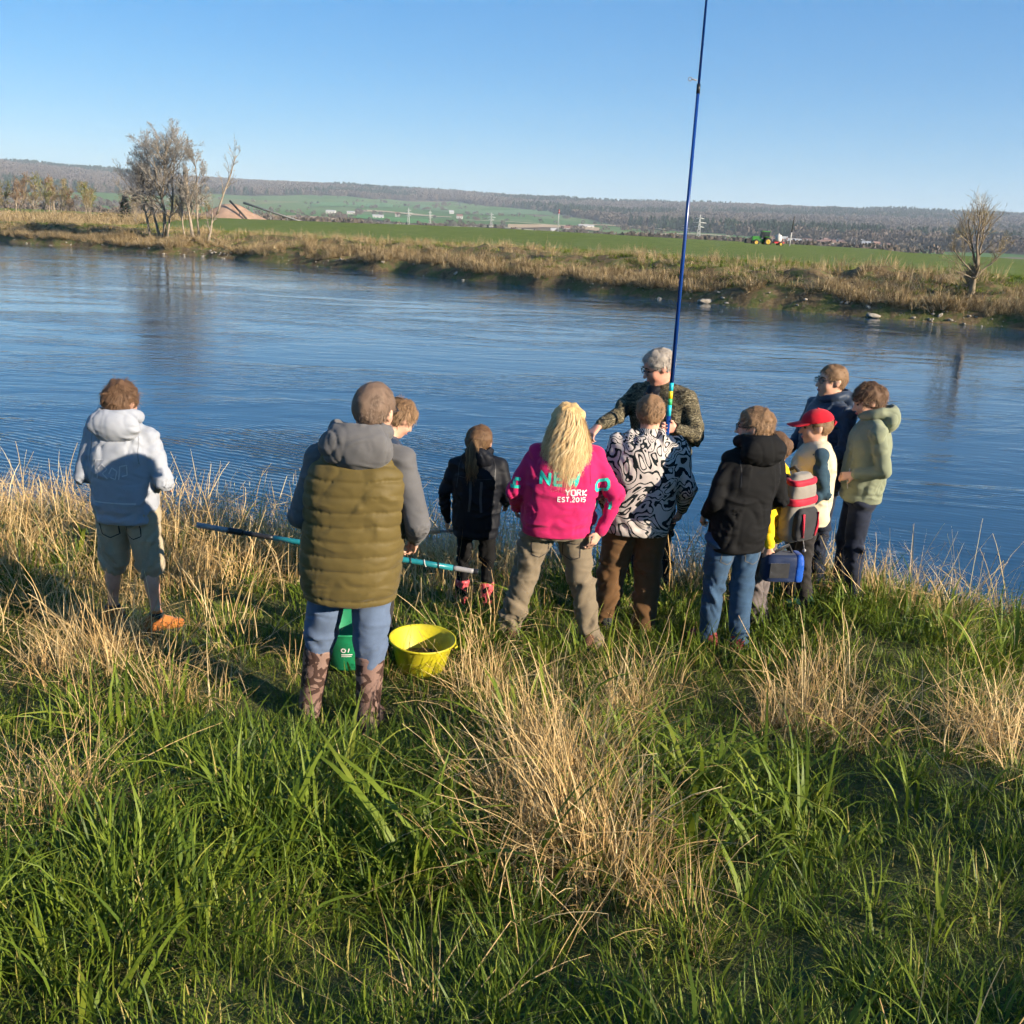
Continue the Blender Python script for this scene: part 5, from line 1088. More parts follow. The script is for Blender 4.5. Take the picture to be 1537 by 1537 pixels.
n_ = t.noise(v, 3.4, 1.0, 0.5, 2.6).outputs[0]; wv = t.math('FRACT', t.math('MULTIPLY', n_, 9.0))
wob = t.math('MULTIPLY', t.noise(v, 9, 2).outputs[0], 0.42)
lin = t.math('LESS_THAN', t.math('ABSOLUTE', t.math('SUBTRACT', wv, 0.5)), t.math('SUBTRACT', 0.40, wob))
t.base(t.mix(lin, (0.46, 0.41, 0.375), (0.012, 0.016, 0.018))); t.bump(t.noise(v, 260, 2).outputs[0], 0.35, 0.004); C_SWIRL = m

# 1 boy in the pale hoodie, standing apart
J = person('boy in pale grey hoodie and baggy knee length shorts standing apart on the left', (-2.40, 5.77), -4, 1.58, 0.218, head=(-12, -8, 3), torso=1.06, sleeve=1.12, sw=0.108, hem=0.455, leg=1.35, hipw=1.05,
    arms={'L': ((-0.085, -0.04, -0.27), (0.06, 0.20, -0.07)), 'R': ((0.095, -0.04, -0.27), (-0.06, 0.20, -0.07))}, feet={'L': (-0.15, 0.02, 10), 'R': (0.17, -0.04, -55)}, top=C_PALE, hood=1.22, pants=C_SHORT, pantlen=0.235, shoe=SH_ORANGE, foldk=1.1)
cap_hair(J['hc'], J['Rh'], J['hh'], HAIR['brown'], J['root'], 0.040, 1700, 0.55, 3, thick=1.2)
seams(J, mat('pale_stitching', (0.17, 0.18, 0.20), 0.9))
for k in 'LR':
    b = MB(); a = (-0.15, 0.02, 0) if k == 'L' else (0.17, -0.04, 0); b.tube([(a[0], a[1], 0.06), (a[0], a[1], 0.13)], [0.045, 0.046], 14); b.build('sock', SH_DARK, J['root'])
sq = MB()
for pts in ([(-.10, .00), (-.09, .06), (-.06, .09), (-.03, .06), (-.06, .03), (-.03, .0)], [(-.02, .03), (.0, .07), (.03, .05), (.02, .0), (-.01, .01)], [(.04, .0), (.05, .08), (.09, .09), (.09, .03), (.06, .02)], [(-.12, .05), (-.10, .11), (-.05, .12)]):
    s_ = stroke(pts, 0.007); sq.add(s_.V, s_.F)
decal(J, sq, 'raised_print', RAISED, lambda u, v: (u, -0.6, 1.02+v), (0, 1, 0), 0.004)
sq = stroke([(-.13, 0), (.13, .0)], 0.008); decal(J, sq, 'panel_seam', RAISED, lambda u, v: (u, -0.6, 0.87+v), (0, 1, 0), 0.003)

def pockets(J, z, dx, w, hgt, material):
    for s_ in (-1, 1):
        q = stroke([(s_*dx-w/2, hgt/2), (s_*dx-w/2, -hgt*0.3), (s_*dx, -hgt/2), (s_*dx+w/2, -hgt*0.3), (s_*dx+w/2, hgt/2), (s_*dx-w/2, hgt/2)], 0.006); decal(J, q, 'back_pocket_seam', material, lambda u, v: (u, -0.7, z+v), (0, 1, 0), 0.002, on='pants')
SEAM = mat('dark_stitching', (0.035, 0.03, 0.028), 0.9)
pockets(J, 0.68, 0.075, 0.10, 0.11, SEAM)

# 2 man in the quilted jacket
J = person('man seen from behind in olive quilted jacket with grey hood and sleeves', (-0.79, 4.55), -3, 1.80, 0.235, head=(-16, -6, 7), hoff=(0.055, 0.02, 0), lean=(0.05, 0.0), torso=1.14, sleeve=1.06, sw=0.110, hem=0.405, leg=1.18, crotch=0.45,
    arms={'L': ((-0.095, -0.03, -0.30), (0.06, 0.20, -0.12)), 'R': ((0.095, -0.05, -0.30), (-0.05, 0.20, -0.14))}, feet={'L': (-0.23, 0.06, 12), 'R': (0.10, -0.05, -8)}, top=C_OLIVE, sleeves=C_GREY, hood=1.22, hoodmat=C_GREY, quilt=24, pants=C_WORK, pantlen=0.205, shoe=C_CAMOBOOT, shoekind='boot', bootlen=0.235, foldk=1.1)
cap_hair(J['hc'], J['Rh'], J['hh'], HAIR['grey'], J['root'], 0.013, 4200, 0.35, 5, back=-0.30)
glasses(J['hc'], J['Rh'], J['hh'], J['root'])

# 3 boy hidden behind him
J = person('brown haired boy looking down, mostly hidden behind the man in the olive jacket', (-0.85, 5.72), -48, 1.60, 0.205, head=(-10, -34, 6), hoff=(0.02, 0.09, -0.03), lean=(0.0, 0.06), arms={'L': (loc(-48, (-0.06, -0.12, -0.24)), loc(-48, (-0.02, -0.24, -0.12))), 'R': (loc(-48, (-0.05, -0.10, -0.24)), loc(-48, (-0.02, -0.2, -0.15)))}, feet={'L': (-0.11, 0, 6), 'R': (0.11, 0, -6)}, top=C_NAVY, collar=True, pants=C_DARK, shoe=SH_DARK, face=True)
cap_hair(J['hc'], J['Rh'], J['hh'], HAIR['lightbrown'], J['root'], 0.035, 1400, 0.5, 8, thick=1.15)

M_STRIPE = mat('painted_reflection_grey', (0.055, 0.055, 0.06), 0.5)  # grey tone for the light reflections painted on the rain jacket
# 4 girl with the ponytail
J = person('girl with a long ponytail in black hooded rain jacket and pink boots', (-0.25, 6.60), -4, 1.31, 0.212, head=(-14, -8, 0), torso=1.10, sleeve=1.12, hem=0.40, arms={'L': ((-0.085, 0.0, -0.23), (0.02, 0.05, -0.21)), 'R': ((0.07, -0.03, -0.23), (-0.03, 0.17, -0.10))}, feet={'L': (-0.09, 0.0, 8), 'R': (0.10, -0.03, -14)}, top=C_INK, hood=1.08, pants=C_BLACK, leg=1.0, pantlen=0.06, shoe=C_PINKRUB, shoekind='boot', bootlen=0.14, hands={'L': ((0.0, 0.2, -1), (1, 0.3, 0), 1, 1.1)})
GIRL = J
seams(J, mat('black_piping', (0.03, 0.03, 0.033), 0.5), yoke=True)
cap_hair(J['hc'], J['Rh'], J['hh'], HAIR['pony'], J['root'], 0.03, 1100, 0.15, 9, comb=(0, -0.5, 0.2), front=0.30)
g = np.random.default_rng(31); n = 520; b0 = J['T']((0.0, -0.47, 0.16)); th = g.uniform(0, 6.28, n); r_ = np.sqrt(g.uniform(0, 1, n))
tt = np.linspace(0, 1, 9); ln = g.uniform(0.20, 0.34, n)
path = np.stack([b0+np.stack([np.cos(th)*r_*(0.012+0.034*np.sin(min(1, k*1.6)*1.8))-0.012*k+0.006*np.sin(k*9+th*2), np.sin(th)*r_*(0.012+0.02*k)-0.035*np.sin(k*2.6), -ln*k+0.02*(1-k)], 1) for k in tt], 1)
hair_obj('ponytail', [ribbons(path, g.uniform(0.002, 0.0045, n), np.clip(g.normal(0.62, 0.22, n), 0, 1), np.stack([np.cos(th)*0.3, -np.ones(n), 0*th], 1))], HAIR['pony'], J['root'])
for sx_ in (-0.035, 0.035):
    q = stroke([(sx_*1.1, 0.12), (sx_, 0.0), (sx_*1.25, -0.10)], 0.018); decal(J, q, 'painted_reflection', M_STRIPE, lambda u, v: (u, -0.7, 0.83+v), (0, 1, 0), 0.003)  # light reflections on the jacket back, laid on as flat grey strips of colour
b = MB(); b.tube([b0+np.array([math.cos(a)*0.016, 0.004*math.sin(a), math.sin(a)*0.016]) for a in np.linspace(0, 6.28, 11)], 0.005, 6, False); b.build('hair_tie', C_INK, J['root'])

# 5 woman in magenta
J = person('blonde woman in magenta sweatshirt and khaki trousers with hand on hip', (0.29, 5.96), 0, 1.57, 0.212, head=(-4, -6, 5), torso=1.26, sleeve=1.14, hem=0.475, leg=1.34, hipw=1.12, sw=0.112, lean=(0.03, 0),
    arms={'L': ((-0.135, -0.02, -0.25), (0.02, 0.17, -0.14)), 'R': ((0.155, -0.09, -0.23), (-0.085, 0.0, -0.235))}, feet={'L': (-0.27, 0.0, 16), 'R': (0.26, -0.08, -14)}, top=C_MAGENTA, collar=True, pants=C_KHAKI, shoe=cloth('brown_leather_shoe', (0.10, 0.05, 0.03), 0.2), hands={'R': ((-0.5, -0.25, -0.85), (-0.6, 0.55, 0.15), -1, 0.55)}, foldk=1.7)
pockets(J, 0.65, 0.10, 0.11, 0.11, SEAM)
seams(J, mat('magenta_stitching', (0.24, 0.006, 0.055), 0.9))
q = letters('NEW', 0.075, 0.019, 0.45); decal(J, q, 'large_teal_lettering', TEAL_PRINT, lambda u, v: (u-0.12, -0.7, 1.105+v), (0, 1, 0))
q = letters('YORK', 0.036, 0.009, 0.3); decal(J, q, 'white_lettering', WHITE_PRINT, lambda u, v: (u+0.035, -0.7, 1.042+v), (0, 1, 0))
q = letters('EST.2015', 0.028, 0.007, 0.28); decal(J, q, 'small_white_lettering', WHITE_PRINT, lambda u, v: (u-0.01, -0.7, 1.002+v), (0, 1, 0))
for kk, (tx, off) in enumerate((('E', 0.0), ('I', 0.0))[:1]):
    q = letters('H', 0.075, 0.020); decal(J, q, 'teal_sleeve_letter', TEAL_PRINT, lambda u, v: (J['el']['L'][0]-0.02+v-0.02, -0.7, J['el']['L'][2]+0.08-u+0.02), (0, 1, 0))
for kk, tx in enumerate('OS'):
    p0 = seg(J['sh']['R'], J['el']['R'], 0.72) if kk == 0 else seg(J['el']['R'], J['wr']['R'], 0.30)
    q = letters(tx, 0.085, 0.020); decal(J, q, 'teal_sleeve_letter', TEAL_PRINT, lambda u, v: (p0[0]+0.02+v*0.9-0.04, -0.7, p0[2]+0.03-u+v*0.25), (-0.12, 1, 0))
cap_hair(J['hc'], J['Rh'], J['hh'], HAIR['blonde'], J['root'], 0.05, 900, 0.15, 12, thick=1.25, comb=(0, 0, -0.2))
g = np.random.default_rng(33); n = 3800; th = g.uniform(-2.75, 2.75, n); up = g.uniform(-0.12, 0.95, n)
rx = 0.385*np.sqrt(np.clip(1-((up-0.1)/1.0)**2, 0.02, 1)); tt = np.linspace(0, 1, 15); ln = g.uniform(0.27, 0.46, n)*(1-0.25*np.abs(th)/2.75)
lock = np.floor((th+3)*9)+np.floor(up*4)*60; ph = (lock*2.4) % 6.28+g.normal(0, 0.9, n); wa = 0.006+0.014*((lock*0.37) % 1)+g.uniform(0, 0.004, n); fr = 10+7*((lock*0.61) % 1); pts = []
st = np.stack([np.sin(th)*rx, -np.cos(th)*rx*1.2-0.06, 0.10+0.40*np.clip(up, -0.2, 1)], 1); W0 = J['hc']+(st*J['hh']) @ J['Rh'].T
for k in tt:
    out = 0.036*np.sin(min(k*1.5, 1.57))+0.022*k; sx = np.sin(th)*out+np.sin(th)*0.018*k; sy = -np.cos(th)*out*0.9-0.045*np.sin(min(1, k*1.6)*1.57)
    wv_ = np.sin(k*fr+ph)*wa*min(1, k*4)
    pts.append(W0+np.stack([sx+wv_, sy+np.cos(k*fr*0.9+ph)*wa*0.7, -ln*k], 1))
hair_obj('long_hair', [ribbons(np.stack(pts, 1), g.uniform(0.0016, 0.0042, n), np.clip(g.normal(0.58, 0.28, n), 0, 1), np.stack([np.sin(th), -np.cos(th), 0*th], 1))], HAIR['blonde'], J['root'])

# 6 boy in the swirl fleece
J = person('boy in black and white swirl patterned fleece and brown trousers', (0.85, 6.28), -4, 1.625, 0.218, head=(-8, -4, -2), lean=(0.03, 0), torso=1.18, sleeve=1.20, hem=0.43, leg=1.5, hipw=1.05, sw=0.114, crotch=0.45, arms={'L': ((-0.10, -0.03, -0.27), (0.03, 0.14, -0.20)), 'R': ((0.10, -0.03, -0.27), (-0.02, 0.15, -0.19))}, feet={'L': (-0.17, 0.02, 14), 'R': (0.10, -0.06, -10)}, top=C_SWIRL, collar=True, pants=C_TAN, shoe=SH_DARK)
cap_hair(J['hc'], J['Rh'], J['hh'], HAIR['lightbrown'], J['root'], 0.024, 1900, 0.3, 15, back=-0.22)

# 7 older man with the pole
r7 = 138
J = person('white haired man in camouflage jacket holding the tall blue pole and pointing', (1.13, 7.36), r7, 1.89, 0.235, head=(-34, -24, -4), hoff=(0.0, 0.055, -0.03), lean=(0.0, 0.06), torso=1.06, sleeve=1.06, hem=0.42, skin=SKIN_RED, sw=0.116,
    arms={'R': (loc(r7, (-0.16, -0.19, -0.17)), loc(r7, (-0.16, -0.21, -0.045))), 'L': (loc(r7, (0.10, -0.06, -0.27)), loc(r7, (-0.19, -0.14, 0.08)))}, feet={'L': (-0.13, 0.03, 12), 'R': (0.13, 0, -12)}, top=C_CAMO, collar=True, pants=C_DARK, shoe=SH_DARK, face=True,
    hands={'R': (loc(r7, (-0.55, -0.6, -0.45)), loc(r7, (0.2, 0.1, -1)), -1, 1.35), 'L': (loc(r7, (-0.85, -0.35, 0.1)), loc(r7, (0.2, -1, 0.0)), 1, 1.25)}, foldk=1.7)
OLD = J
S = Sculpt((-0.2, -0.3, 0.75), (0.2, 0.40, 1.66), 0.010)
S.loft([0.82, 0.98, 1.18, 1.36, 1.46, 1.54, 1.59], [0.085, 0.09, 0.095, 0.10, 0.10, 0.085, 0.06], [0.22, 0.22, 0.225, 0.22, 0.20, 0.16, 0.12], [0]*7, [0.015, 0.02, 0.032, 0.05, 0.06, 0.066, 0.07], 0.0)
V, F = S.mesh(2); obj('shirt', V, F, C_INK, J['root'])
cap_hair(J['hc'], J['Rh'], J['hh'], HAIR['white'], J['root'], 0.026, 2200, 0.5, 17, front=0.36, back=-0.16)
glasses(J['hc'], J['Rh'], J['hh'], J['root'])

# 8 boy in the black hoodie
J = person('boy with glasses in black hoodie and blue jeans seen from behind', (1.45, 5.97), 20, 1.60, 0.222, head=(46, -4, 0), torso=1.02, sleeve=1.02, sw=0.105, hem=0.43, leg=1.22, hipw=1.05, lean=(0.06, 0.0), arms={'L': ((-0.11, -0.04, -0.26), (0.05, 0.17, -0.13)), 'R': ((0.06, -0.02, -0.27), (-0.04, 0.18, -0.12))}, feet={'L': (-0.10, 0.05, 20), 'R': (0.06, -0.07, -40)}, top=C_BLACK, hood=1.22, pants=C_JEAN, shoe=SH_RED, crotch=0.45, face=True)
cap_hair(J['hc'], J['Rh'], J['hh'], HAIR['lightbrown'], J['root'], 0.028, 1900, 0.35, 19, thick=1.1)
glasses(J['hc'], J['Rh'], J['hh'], J['root'])

seams(J, mat('black_stitching', (0.022, 0.022, 0.024), 0.7)); pockets(J, 0.66, 0.085, 0.10, 0.11, mat('tan_stitching', (0.10, 0.10, 0.10), 0.9))
# 9 boy in yellow
r9 = 62
J = person('small boy in yellow jacket half hidden behind the black hoodie', (1.75, 6.36), r9, 1.36, 0.208, head=(10, -6, 0), sleeve=1.05, hem=0.46, arms={'L': (loc(r9, (0.02, -0.06, -0.24)), loc(r9, (0.0, -0.09, -0.19))), 'R': ((0.06, 0.06, -0.22), (-0.03, 0.18, -0.06))}, feet={'L': (-0.07, 0.0, 6), 'R': (0.08, 0.0, -8)}, top=C_YEL, collar=True, pants=C_TAUPE, leg=1.15, shoe=SH_DARK, hands={'L': ((0.1, 0.15, -1), (0.9, 0.2, 0), 1, 1.2)})
YEL = J
cap_hair(J['hc'], J['Rh'], J['hh'], HAIR['brown'], J['root'], 0.026, 1200, 0.3, 23)

# 10 boy in the red cap
r10 = 82
J = person('boy in red baseball cap and cream fleece vest with dark sleeves', (2.11, 6.66), r10, 1.43, 0.212, head=(2, -6, 0), torso=1.12, hem=0.44, arms={'L': (loc(r10, (0.03, -0.06, -0.25)), loc(r10, (-0.13, 0.06, -0.10))), 'R': ((0.06, 0.02, -0.22), (-0.02, 0.16, -0.08))}, feet={'L': (-0.08, -0.04, 8), 'R': (0.08, 0.05, -6)}, top=C_CREAM, sleeves=C_TEALN, vest=True, sleeve=1.2, collar=True, pants=C_DARK, leg=1.15, shoe=SH_GREEN, face=True)
cap_hair(J['hc'], J['Rh'], J['hh'], HAIR['lightbrown'], J['root'], 0.014, 900, 0.2, 25, front=0.30)
hh = J['hh']; hc = J['hc']; Rh = J['Rh']; T = J['T']
S = Sculpt(hc-0.2, hc+0.2, 0.006); S.ell(T((0, -0.05, 0.17)), np.array((0.40, 0.475, 0.385))*hh, Rh, 0); S.plane(T((0, 0, 0.17)), Rh @ np.array([0, -0.10, -1.0])); V, F = S.mesh(2)
C_REDCAP = cloth('red_cap_cotton', (0.50, 0.010, 0.022), 0.08); cp = obj('cap', V, F, C_REDCAP, J['root'])
br = MB(); P1 = []; nn = 17
for lay in (0.0, -0.02):
    for i in range(nn):
        a = math.pi*(i/(nn-1)); P1.append(T((0.37*math.cos(a), 0.22+0.06*math.sin(a), 0.185+lay)))
    for i in range(nn):
        a = math.pi*(i/(nn-1)); P1.append(T((0.34*math.cos(a), 0.28+0.56*math.sin(a)**0.7, 0.185+lay-0.10*math.sin(a)+0.07*math.sin(a)*abs(math.sin(a))-0.05*abs(math.cos(a)))))
br.add(P1, [(i, i+1, nn+i+1, nn+i) for i in range(nn-1)]+[(2*nn+i, 3*nn+i, 3*nn+i+1, 2*nn+i+1) for i in range(nn-1)]+[(nn+i, nn+i+1, 3*nn+i+1, 3*nn+i) for i in range(nn-1)]); br.build('brim', C_REDCAP, cp)
b = MB(); b.ball(T((0, -0.05, 0.555)), 0.008, 8); b.build('button', C_REDCAP, cp)
b = MB(); b.box((0, 0, 0), (0.05, 0.012, 0.035)); o = b.build('strap', C_REDCAP, cp); o.location = T((0, -0.52, 0.10)); o.rotation_euler = (0.5, 0, 0)
pt = MB(); pt.box((0, 0, 0), (0.045, 0.004, 0.04)); q = stroke([(-.022, 0), (.022, 0)], 0.04)
decal(J, q, 'dark_patch', C_INK, lambda u, v: loc(r10, (u-0.11, -0.7, 1.0+v)), loc(r10, (0, 1, 0)))

# 11 boy in the navy puffer
J = person('boy with glasses in navy puffer jacket facing the group, farthest right by the water', (2.37, 7.28), 108, 1.72, 0.222, head=(-8, 0, 0), torso=1.08, sleeve=1.12, hem=0.44, arms={'L': ((-0.08, 0.03, -0.26), (0.05, 0.17, -0.12)), 'R': ((0.09, 0.03, -0.26), (-0.05, 0.18, -0.12))}, feet={'L': (-0.10, 0, 8), 'R': (0.10, 0, -8)}, top=C_NAVY, quilt=22, hood=1.0, pants=C_NAVYJ, shoe=SH_DARK, face=True)
cap_hair(J['hc'], J['Rh'], J['hh'], HAIR['lightbrown'], J['root'], 0.018, 1700, 0.25, 27, front=0.33, back=-0.2)
glasses(J['hc'], J['Rh'], J['hh'], J['root'])

# 12 boy in the sage hoodie
r12 = 80
J = person('boy in sage green hoodie looking down with hands in the front pocket', (2.52, 6.82), r12, 1.60, 0.218, head=(6, -20, 0), hoff=(0, 0.035, -0.01), lean=(0, -0.02), torso=1.03, sleeve=1.02, hem=0.47, arms={'L': (loc(r12, (0.06, -0.07, -0.26)), loc(r12, (-0.17, 0.09, -0.05))), 'R': ((0.09, -0.05, -0.26), (-0.06, 0.19, -0.02))}, feet={'L': (-0.09, -0.03, 10), 'R': (0.09, 0.03, -6)}, top=C_SAGE, hood=1.16, pants=C_NAVYJ, leg=1.15, shoe=SH_DARK, face=True)
cap_hair(J['hc'], J['Rh'], J['hh'], HAIR['brown'], J['root'], 0.040, 1900, 0.4, 29, thick=1.2, comb=(0, 0.4, 0))
b = MB(); b.tube([loc(r12, q) for q in ((-0.13, -0.09, 1.0), (-0.15, -0.11, 0.93), (-0.14, -0.13, 0.86))], 0.004, 6); b.build('drawstring', RAISED, J['root'])
print('people built', round(time.time()-T0, 1))
# ------------------------------------------------------------------ fishing gear and bags
def at_ground(x, y): return gz(x, y)
M_BLUEROD = mat('blue_lacquer', (0.006, 0.035, 0.17), 0.25, 0.5); M_TEALROD = mottled('teal_lacquer', (0.005, 0.10, 0.12), (0.02, 0.20, 0.22), 12, 0.3, spec=0.5); M_GREYROD = mat('grey_carbon', (0.22, 0.21, 0.21), 0.45); M_BLKROD = mat('black_carbon', (0.015, 0.015, 0.017), 0.35)
M_YB = mat('yellow_band', (0.75, 0.55, 0.02), 0.35); M_GB = mat('green_band', (0.05, 0.40, 0.12), 0.35); M_TB = mat('cyan_band', (0.02, 0.42, 0.50), 0.35); M_CORK = mottled('cork', (0.42, 0.24, 0.12), (0.60, 0.40, 0.24), 60, 0.8)
x0, y0 = 1.10, 6.93; zb = at_ground(x0, y0)
e = empty('fishing_pole', (x0, y0, zb)); props(e, 'tall blue fishing pole held upright by the white haired man', 'fishing pole')
def rseg(par, name, m, z0, z1, r0, r1):
    b = MB(); b.tube([(0, 0, z0), (0, 0, z1)], [r0, r1], 14); return b.build(name, m, par)
R = lambda z: max(0.019-0.0023*z, 0.004)
cuts = [(0.0, 1.42, M_BLUEROD), (1.42, 1.50, M_TB), (1.50, 1.545, M_GB), (1.545, 1.60, M_YB), (1.60, 1.66, M_TB), (1.66, 3.60, M_BLUEROD), (3.60, 7.2, M_BLUEROD)]
for i, (a, b_, m_) in enumerate(cuts): rseg(e, 'section' if m_ is M_BLUEROD else 'coloured_band', m_, a, b_, R(a)-(0.002 if i == 6 else 0), R(b_)-(0.002 if i == 6 else 0))
rseg(e, 'collar', M_BLKROD, 3.58, 3.64, R(3.6)+0.002, R(3.6)+0.002)
b = MB(); b.tube([(-0.015, 0, 3.66), (-0.05, -0.01, 3.665)], 0.005, 6); b.tube([(-0.05+0.012*math.cos(a)-0.012, -0.01, 3.665+0.012*math.sin(a)) for a in np.linspace(0, 6.28, 9)], 0.003, 5, False); b.build('line_guide', M_GREYROD, e)
# teal pole held level by the boy behind the man
def level_rod(name, label, pts, cuts, cat='fishing rod', group=None):
    A = Vector(pts[0]); B_ = Vector(pts[1]); e = empty(name, A); props(e, label, cat, group); d = B_-A
    for nm, f0, f1, r0, r1, m_ in cuts:
        b = MB(); k = 6; b.tube([d*(f0+(f1-f0)*i/k) for i in range(k+1)], [r0+(r1-r0)*i/k for i in range(k+1)], 12); b.build(nm, m_, e)
    return e
e = level_rod('net_pole', 'teal pole held level, passing behind the man in the olive jacket', ((-1.80, 5.28, 0.83), (-0.18, 5.28, 0.625)), [('grey_tip', 0.0, 0.115, 0.017, 0.015, M_GREYROD), ('joint', 0.112, 0.16, 0.019, 0.019, M_BLKROD), ('black_section', 0.16, 0.27, 0.014, 0.015, M_BLKROD), ('teal_section', 0.27, 0.91, 0.016, 0.017, M_TEALROD), ('butt_grip', 0.91, 0.985, 0.0155, 0.0155, M_GREYROD), ('end_cap', 0.985, 1.0, 0.018, 0.018, M_BLKROD)])
for k in range(5):
    f = 0.66+0.05*k; p = Vector((1.62, 0, -0.205))*f; b = MB(); b.tube([p+Vector((-0.012, 0.02*math.cos(a), 0.02*math.sin(a)))+Vector((0.004*a, 0, 0)) for a in np.linspace(0, 6.28, 9)], 0.004, 5, False); b.build('line_wrap', M_WHT if k % 2 else M_BLKROD, e)
h = Matrix.Rotation(rad(-4), 3, 'Z') @ Vector(GIRL['wr']['L'].tolist())+Vector(GIRL['root'].location)
hx, hy, hz = h.x+0.0, h.y+0.02, h.z-0.075
level_rod('short_rod', 'short rod with cork grip held in the ponytail girl\'s left hand', ((hx+0.05, hy, hz-0.006), (hx-0.62, hy-0.12, hz-0.035)), [('butt', 0.0, 0.15, 0.011, 0.011, M_GREYROD), ('cork_grip', 0.15, 0.52, 0.0165, 0.0165, M_CORK), ('blank', 0.52, 1.0, 0.008, 0.006, M_BLKROD)])
# tubs
M_YTUB = mottled('scuffed_yellow_plastic', (0.32, 0.27, 0.016), (0.50, 0.44, 0.012), 14, 0.5, 0.15, 90, 0.003, 0.4, 8); M_GTUB = mottled('scuffed_green_plastic', (0.010, 0.13, 0.055), (0.008, 0.20, 0.082), 14, 0.5, 0.15, 90, 0.003, 0.4, 8); M_BAIT = mottled('ground_bait', (0.06, 0.045, 0.025), (0.14, 0.10, 0.05), 25, 0.95, 0.8, 60, 0.02)
def tub(label, x, y, r, h, m_, tilt, logo=False, rim=None):
    e = empty('mixing_tub', (x, y, gz(x, y)+0.03)); e.rotation_euler = tilt; props(e, label, 'tub', 'mixing tubs on the grass')
    b = MB(); b.lathe([(0.01, 0.0), (r*0.70, 0.0), (r*0.74, 0.012), (r*0.97, h-0.012), (r*1.0, h), (r*1.045, h+0.004), (r*1.05, h-0.008), (r*1.03, h-0.012)], n=40); b.build('shell', m_, e)
    b = MB(); b.lathe([(0.01, 0.010), (r*0.68, 0.010), (r*0.72, 0.02), (r*0.965, h-0.004), (r*0.995, h-0.001)], n=40); o = b.build('inner_wall', m_, e); o.data.flip_normals()
    b = MB(); b.lathe([(r*0.795, h*0.30), (r*0.5, h*0.315), (0.01, h*0.33)], n=32); b.build('bait', M_BAIT, e)
    for s_ in (-1, 1):
        b = MB(); b.tube([(s_*r*1.03, -0.03, h-0.03), (s_*r*1.09, 0, h-0.035), (s_*r*1.03, 0.03, h-0.03)], 0.006, 6); b.build('handle_lug', m_, e)
    if logo:
        rr = lambda z: r*(0.74+0.23*z/h)+0.003
        def lay(name, mb):
            V = [((rr(h*0.5+v))*math.sin(u/r/0.86), -(rr(h*0.5+v))*math.cos(u/r/0.86), h*0.5+v) for u, v, _ in mb.V]; obj(name, V, mb.F, WHITE_PRINT, e, False)
        mb = MB(); q = stroke([(0.012*math.cos(a), 0.02+0.012*math.sin(a)) for a in np.linspace(0, 6.28, 13)], 0.006); mb.add(q.V, q.F); q = stroke([(0.026, 0.008), (0.032, 0.034)], 0.006); mb.add(q.V, q.F); lay('round_mark', mb)
        mb = MB(); q = stroke([(-0.014, -0.008), (0.05, -0.008)], 0.006); mb.add(q.V, q.F); q = stroke([(-0.014, -0.020), (0.045, -0.020)], 0.004); mb.add(q.V, q.F); lay('small_print', mb)
    return e
tub('round yellow plastic mixing tub standing in the grass', -0.50, 5.28, 0.19, 0.19, M_YTUB, (0.03, 0.04, 0))
tub('round green plastic mixing tub behind the boots of the man in olive', -0.93, 5.30, 0.20, 0.25, M_GTUB, (0.0, -0.02, 0.0), True)
# backpack of the boy in yellow
M_BPR = cloth('red_nylon', (0.42, 0.016, 0.035), 0.1, rough=0.6); M_BPG = cloth('grey_nylon', (0.21, 0.185, 0.155), 0.1, rough=0.7); M_BPD = cloth('dark_mesh', (0.03, 0.03, 0.032), 0.2)
e = empty('backpack', (1.89, 6.20, YEL['root'].location.z+0.68), rad(36)); props(e, 'grey and red school backpack on the back of the boy in yellow', 'backpack')
S = Sculpt((-0.2, -0.16, -0.06), (0.2, 0.16, 0.52), 0.008); S.loft([0.0, 0.03, 0.2, 0.36, 0.43, 0.46], [0.10, 0.125, 0.13, 0.12, 0.10, 0.06], [0.055, 0.075, 0.08, 0.072, 0.055, 0.03], [0]*6, [0]*6, 0.0, 3.0)
V, F = S.mesh(3); V = folds(V, F, [((0, 0, 0), (0, 0, 0.45), 0.003, 14)], 5); bp = obj('bag', V, F, M_BPG, e)
S = Sculpt((-0.2, -0.2, -0.06), (0.2, 0.1, 0.4), 0.008); S.loft([0.02, 0.05, 0.18, 0.225, 0.24], [0.085, 0.105, 0.105, 0.095, 0.07], [0.03, 0.045, 0.045, 0.035, 0.02], [0]*5, [-0.075]*5, 0.0, 3.0); V, F = S.mesh(3); obj('front_pocket', V, F, M_BPD, e)
for nm, z0, z1, w_, d_ in (('red_band', 0.255, 0.305, 0.133, 0.088), ('red_top', 0.385, 0.425, 0.116, 0.072)):
    S = Sculpt((-0.2, -0.16, 0.2), (0.2, 0.16, 0.5), 0.0065); S.loft([z0, z0+0.01, z1-0.01, z1], [w_*0.98, w_, w_, w_*0.96], [d_*0.97, d_, d_*0.99, d_*0.94], [0]*4, [-0.003]*4, 0, 3.0); V, F = S.mesh(2); V[:, 2] += 0.05*V[:, 0]*4*(V[:, 1] < 0)*0.25; obj(nm, V, F, M_BPR, e)
for s_ in (-1, 1):
    b = MB(); b.tube([(s_*0.06, -0.118, 0.05), (s_*0.075, -0.124, 0.13), (s_*0.07, -0.115, 0.21)], 0.009, 6); b.build('red_trim', M_BPR, e)
    b = MB(); b.tube([(s_*0.07, 0.05, 0.42), (s_*0.08, 0.12, 0.46), (s_*0.085, 0.22, 0.40), (s_*0.085, 0.24, 0.28), (s_*0.085, 0.18, 0.14), (s_*0.085, 0.06, 0.06)], 0.013, 6); b.build('shoulder_strap', M_BPD, e)
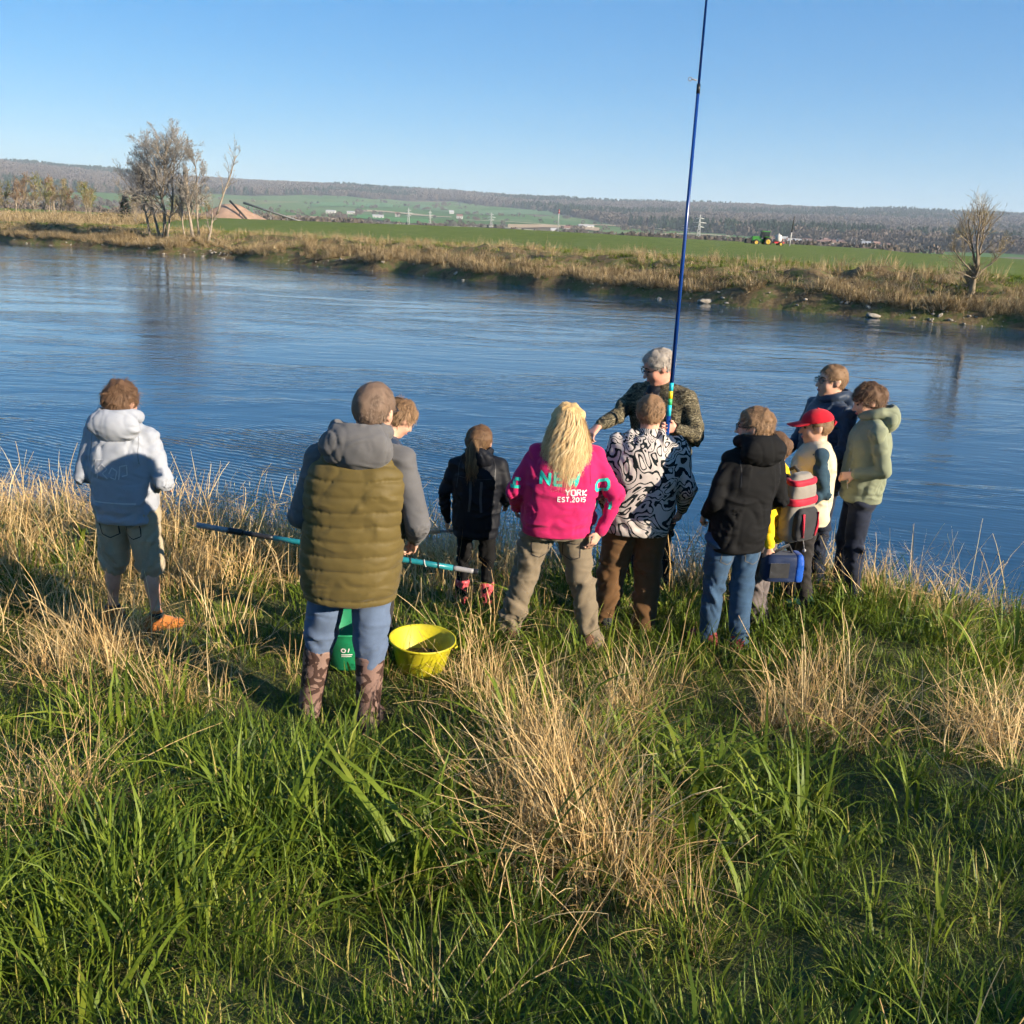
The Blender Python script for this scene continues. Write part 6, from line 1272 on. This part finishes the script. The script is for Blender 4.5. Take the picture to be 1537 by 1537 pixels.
b = MB(); b.tube([(0.02, -0.06, 0.03), (0.03, -0.075, -0.05)], 0.003, 5); b.ball((0.03, -0.078, -0.062), 0.013, 8); b.build('pull_tag', M_GREYROD, e)
# cool bag hanging from his hand
M_BAGB = cloth('blue_nylon', (0.008, 0.07, 0.36), 0.1, rough=0.5); M_BAGD = cloth('dark_blue_nylon', (0.008, 0.018, 0.055), 0.15, rough=0.6)
hw = Matrix.Rotation(rad(62), 3, 'Z') @ Vector(YEL['wr']['L'].tolist())+Vector(YEL['root'].location)
bx, by, bz_ = 1.80, 6.10, 0.385
e = empty('cool_bag', (bx, by, bz_), rad(6)); props(e, 'dark blue cool bag with bright blue edge hanging beside taupe trousers', 'bag')
S = Sculpt((-0.2, -0.13, -0.04), (0.2, 0.13, 0.24), 0.0075); S.loft([0.0, 0.02, 0.12, 0.165, 0.185], [0.125, 0.13, 0.13, 0.118, 0.09], [0.07, 0.075, 0.075, 0.068, 0.05], [0]*5, [0]*5, 0, 4.0); V, F = S.mesh(2); obj('body', V, F, M_BAGD, e)
S = Sculpt((0.02, -0.13, -0.04), (0.2, 0.13, 0.24), 0.0075); S.loft([0.0, 0.02, 0.12, 0.165, 0.188], [0.030, 0.034, 0.034, 0.030, 0.02], [0.074, 0.080, 0.080, 0.073, 0.055], [0.105]*5, [0]*5, 0, 4.0); V, F = S.mesh(2); obj('blue_edge', V, F, M_BAGB, e)
b = MB(); b.box((-0.035, -0.078, 0.085), (0.13, 0.006, 0.10)); b.build('label_panel', M_BPD, e, False)
b = MB(); lh = [hw.x-bx, hw.y-by, hw.z-bz_-0.06]; c6, s6 = math.cos(rad(-6)), math.sin(rad(-6)); lh = (lh[0]*c6-lh[1]*s6, lh[0]*s6+lh[1]*c6, lh[2])
b.tube([(-0.08, 0, 0.175), (-0.09, 0.0, 0.22), lh, (0.04, 0, 0.24), (0.07, 0, 0.18)], 0.010, 6); b.build('carry_strap', M_BPD, e)
# ------------------------------------------------------------------ haze over the valley
b = MB(); b.box((0, 3900, 165), (9000, 8200, 345))
m = bpy.data.materials.new('valley_haze'); m.use_nodes = True; nt = m.node_tree; nt.nodes.remove(nt.nodes['Principled BSDF'])
pv = nt.nodes.new('ShaderNodeVolumePrincipled'); pv.inputs['Density'].default_value = 0.00013; pv.inputs['Color'].default_value = (0.72, 0.85, 1.0, 1); pv.inputs['Anisotropy'].default_value = 0.0
nt.links.new(pv.outputs[0], nt.nodes['Material Output'].inputs['Volume'])
o = b.build('haze', m, None, False); props(o, 'thin blue haze over the valley', 'haze', kind='stuff')
print('built', round(time.time()-T0, 1))
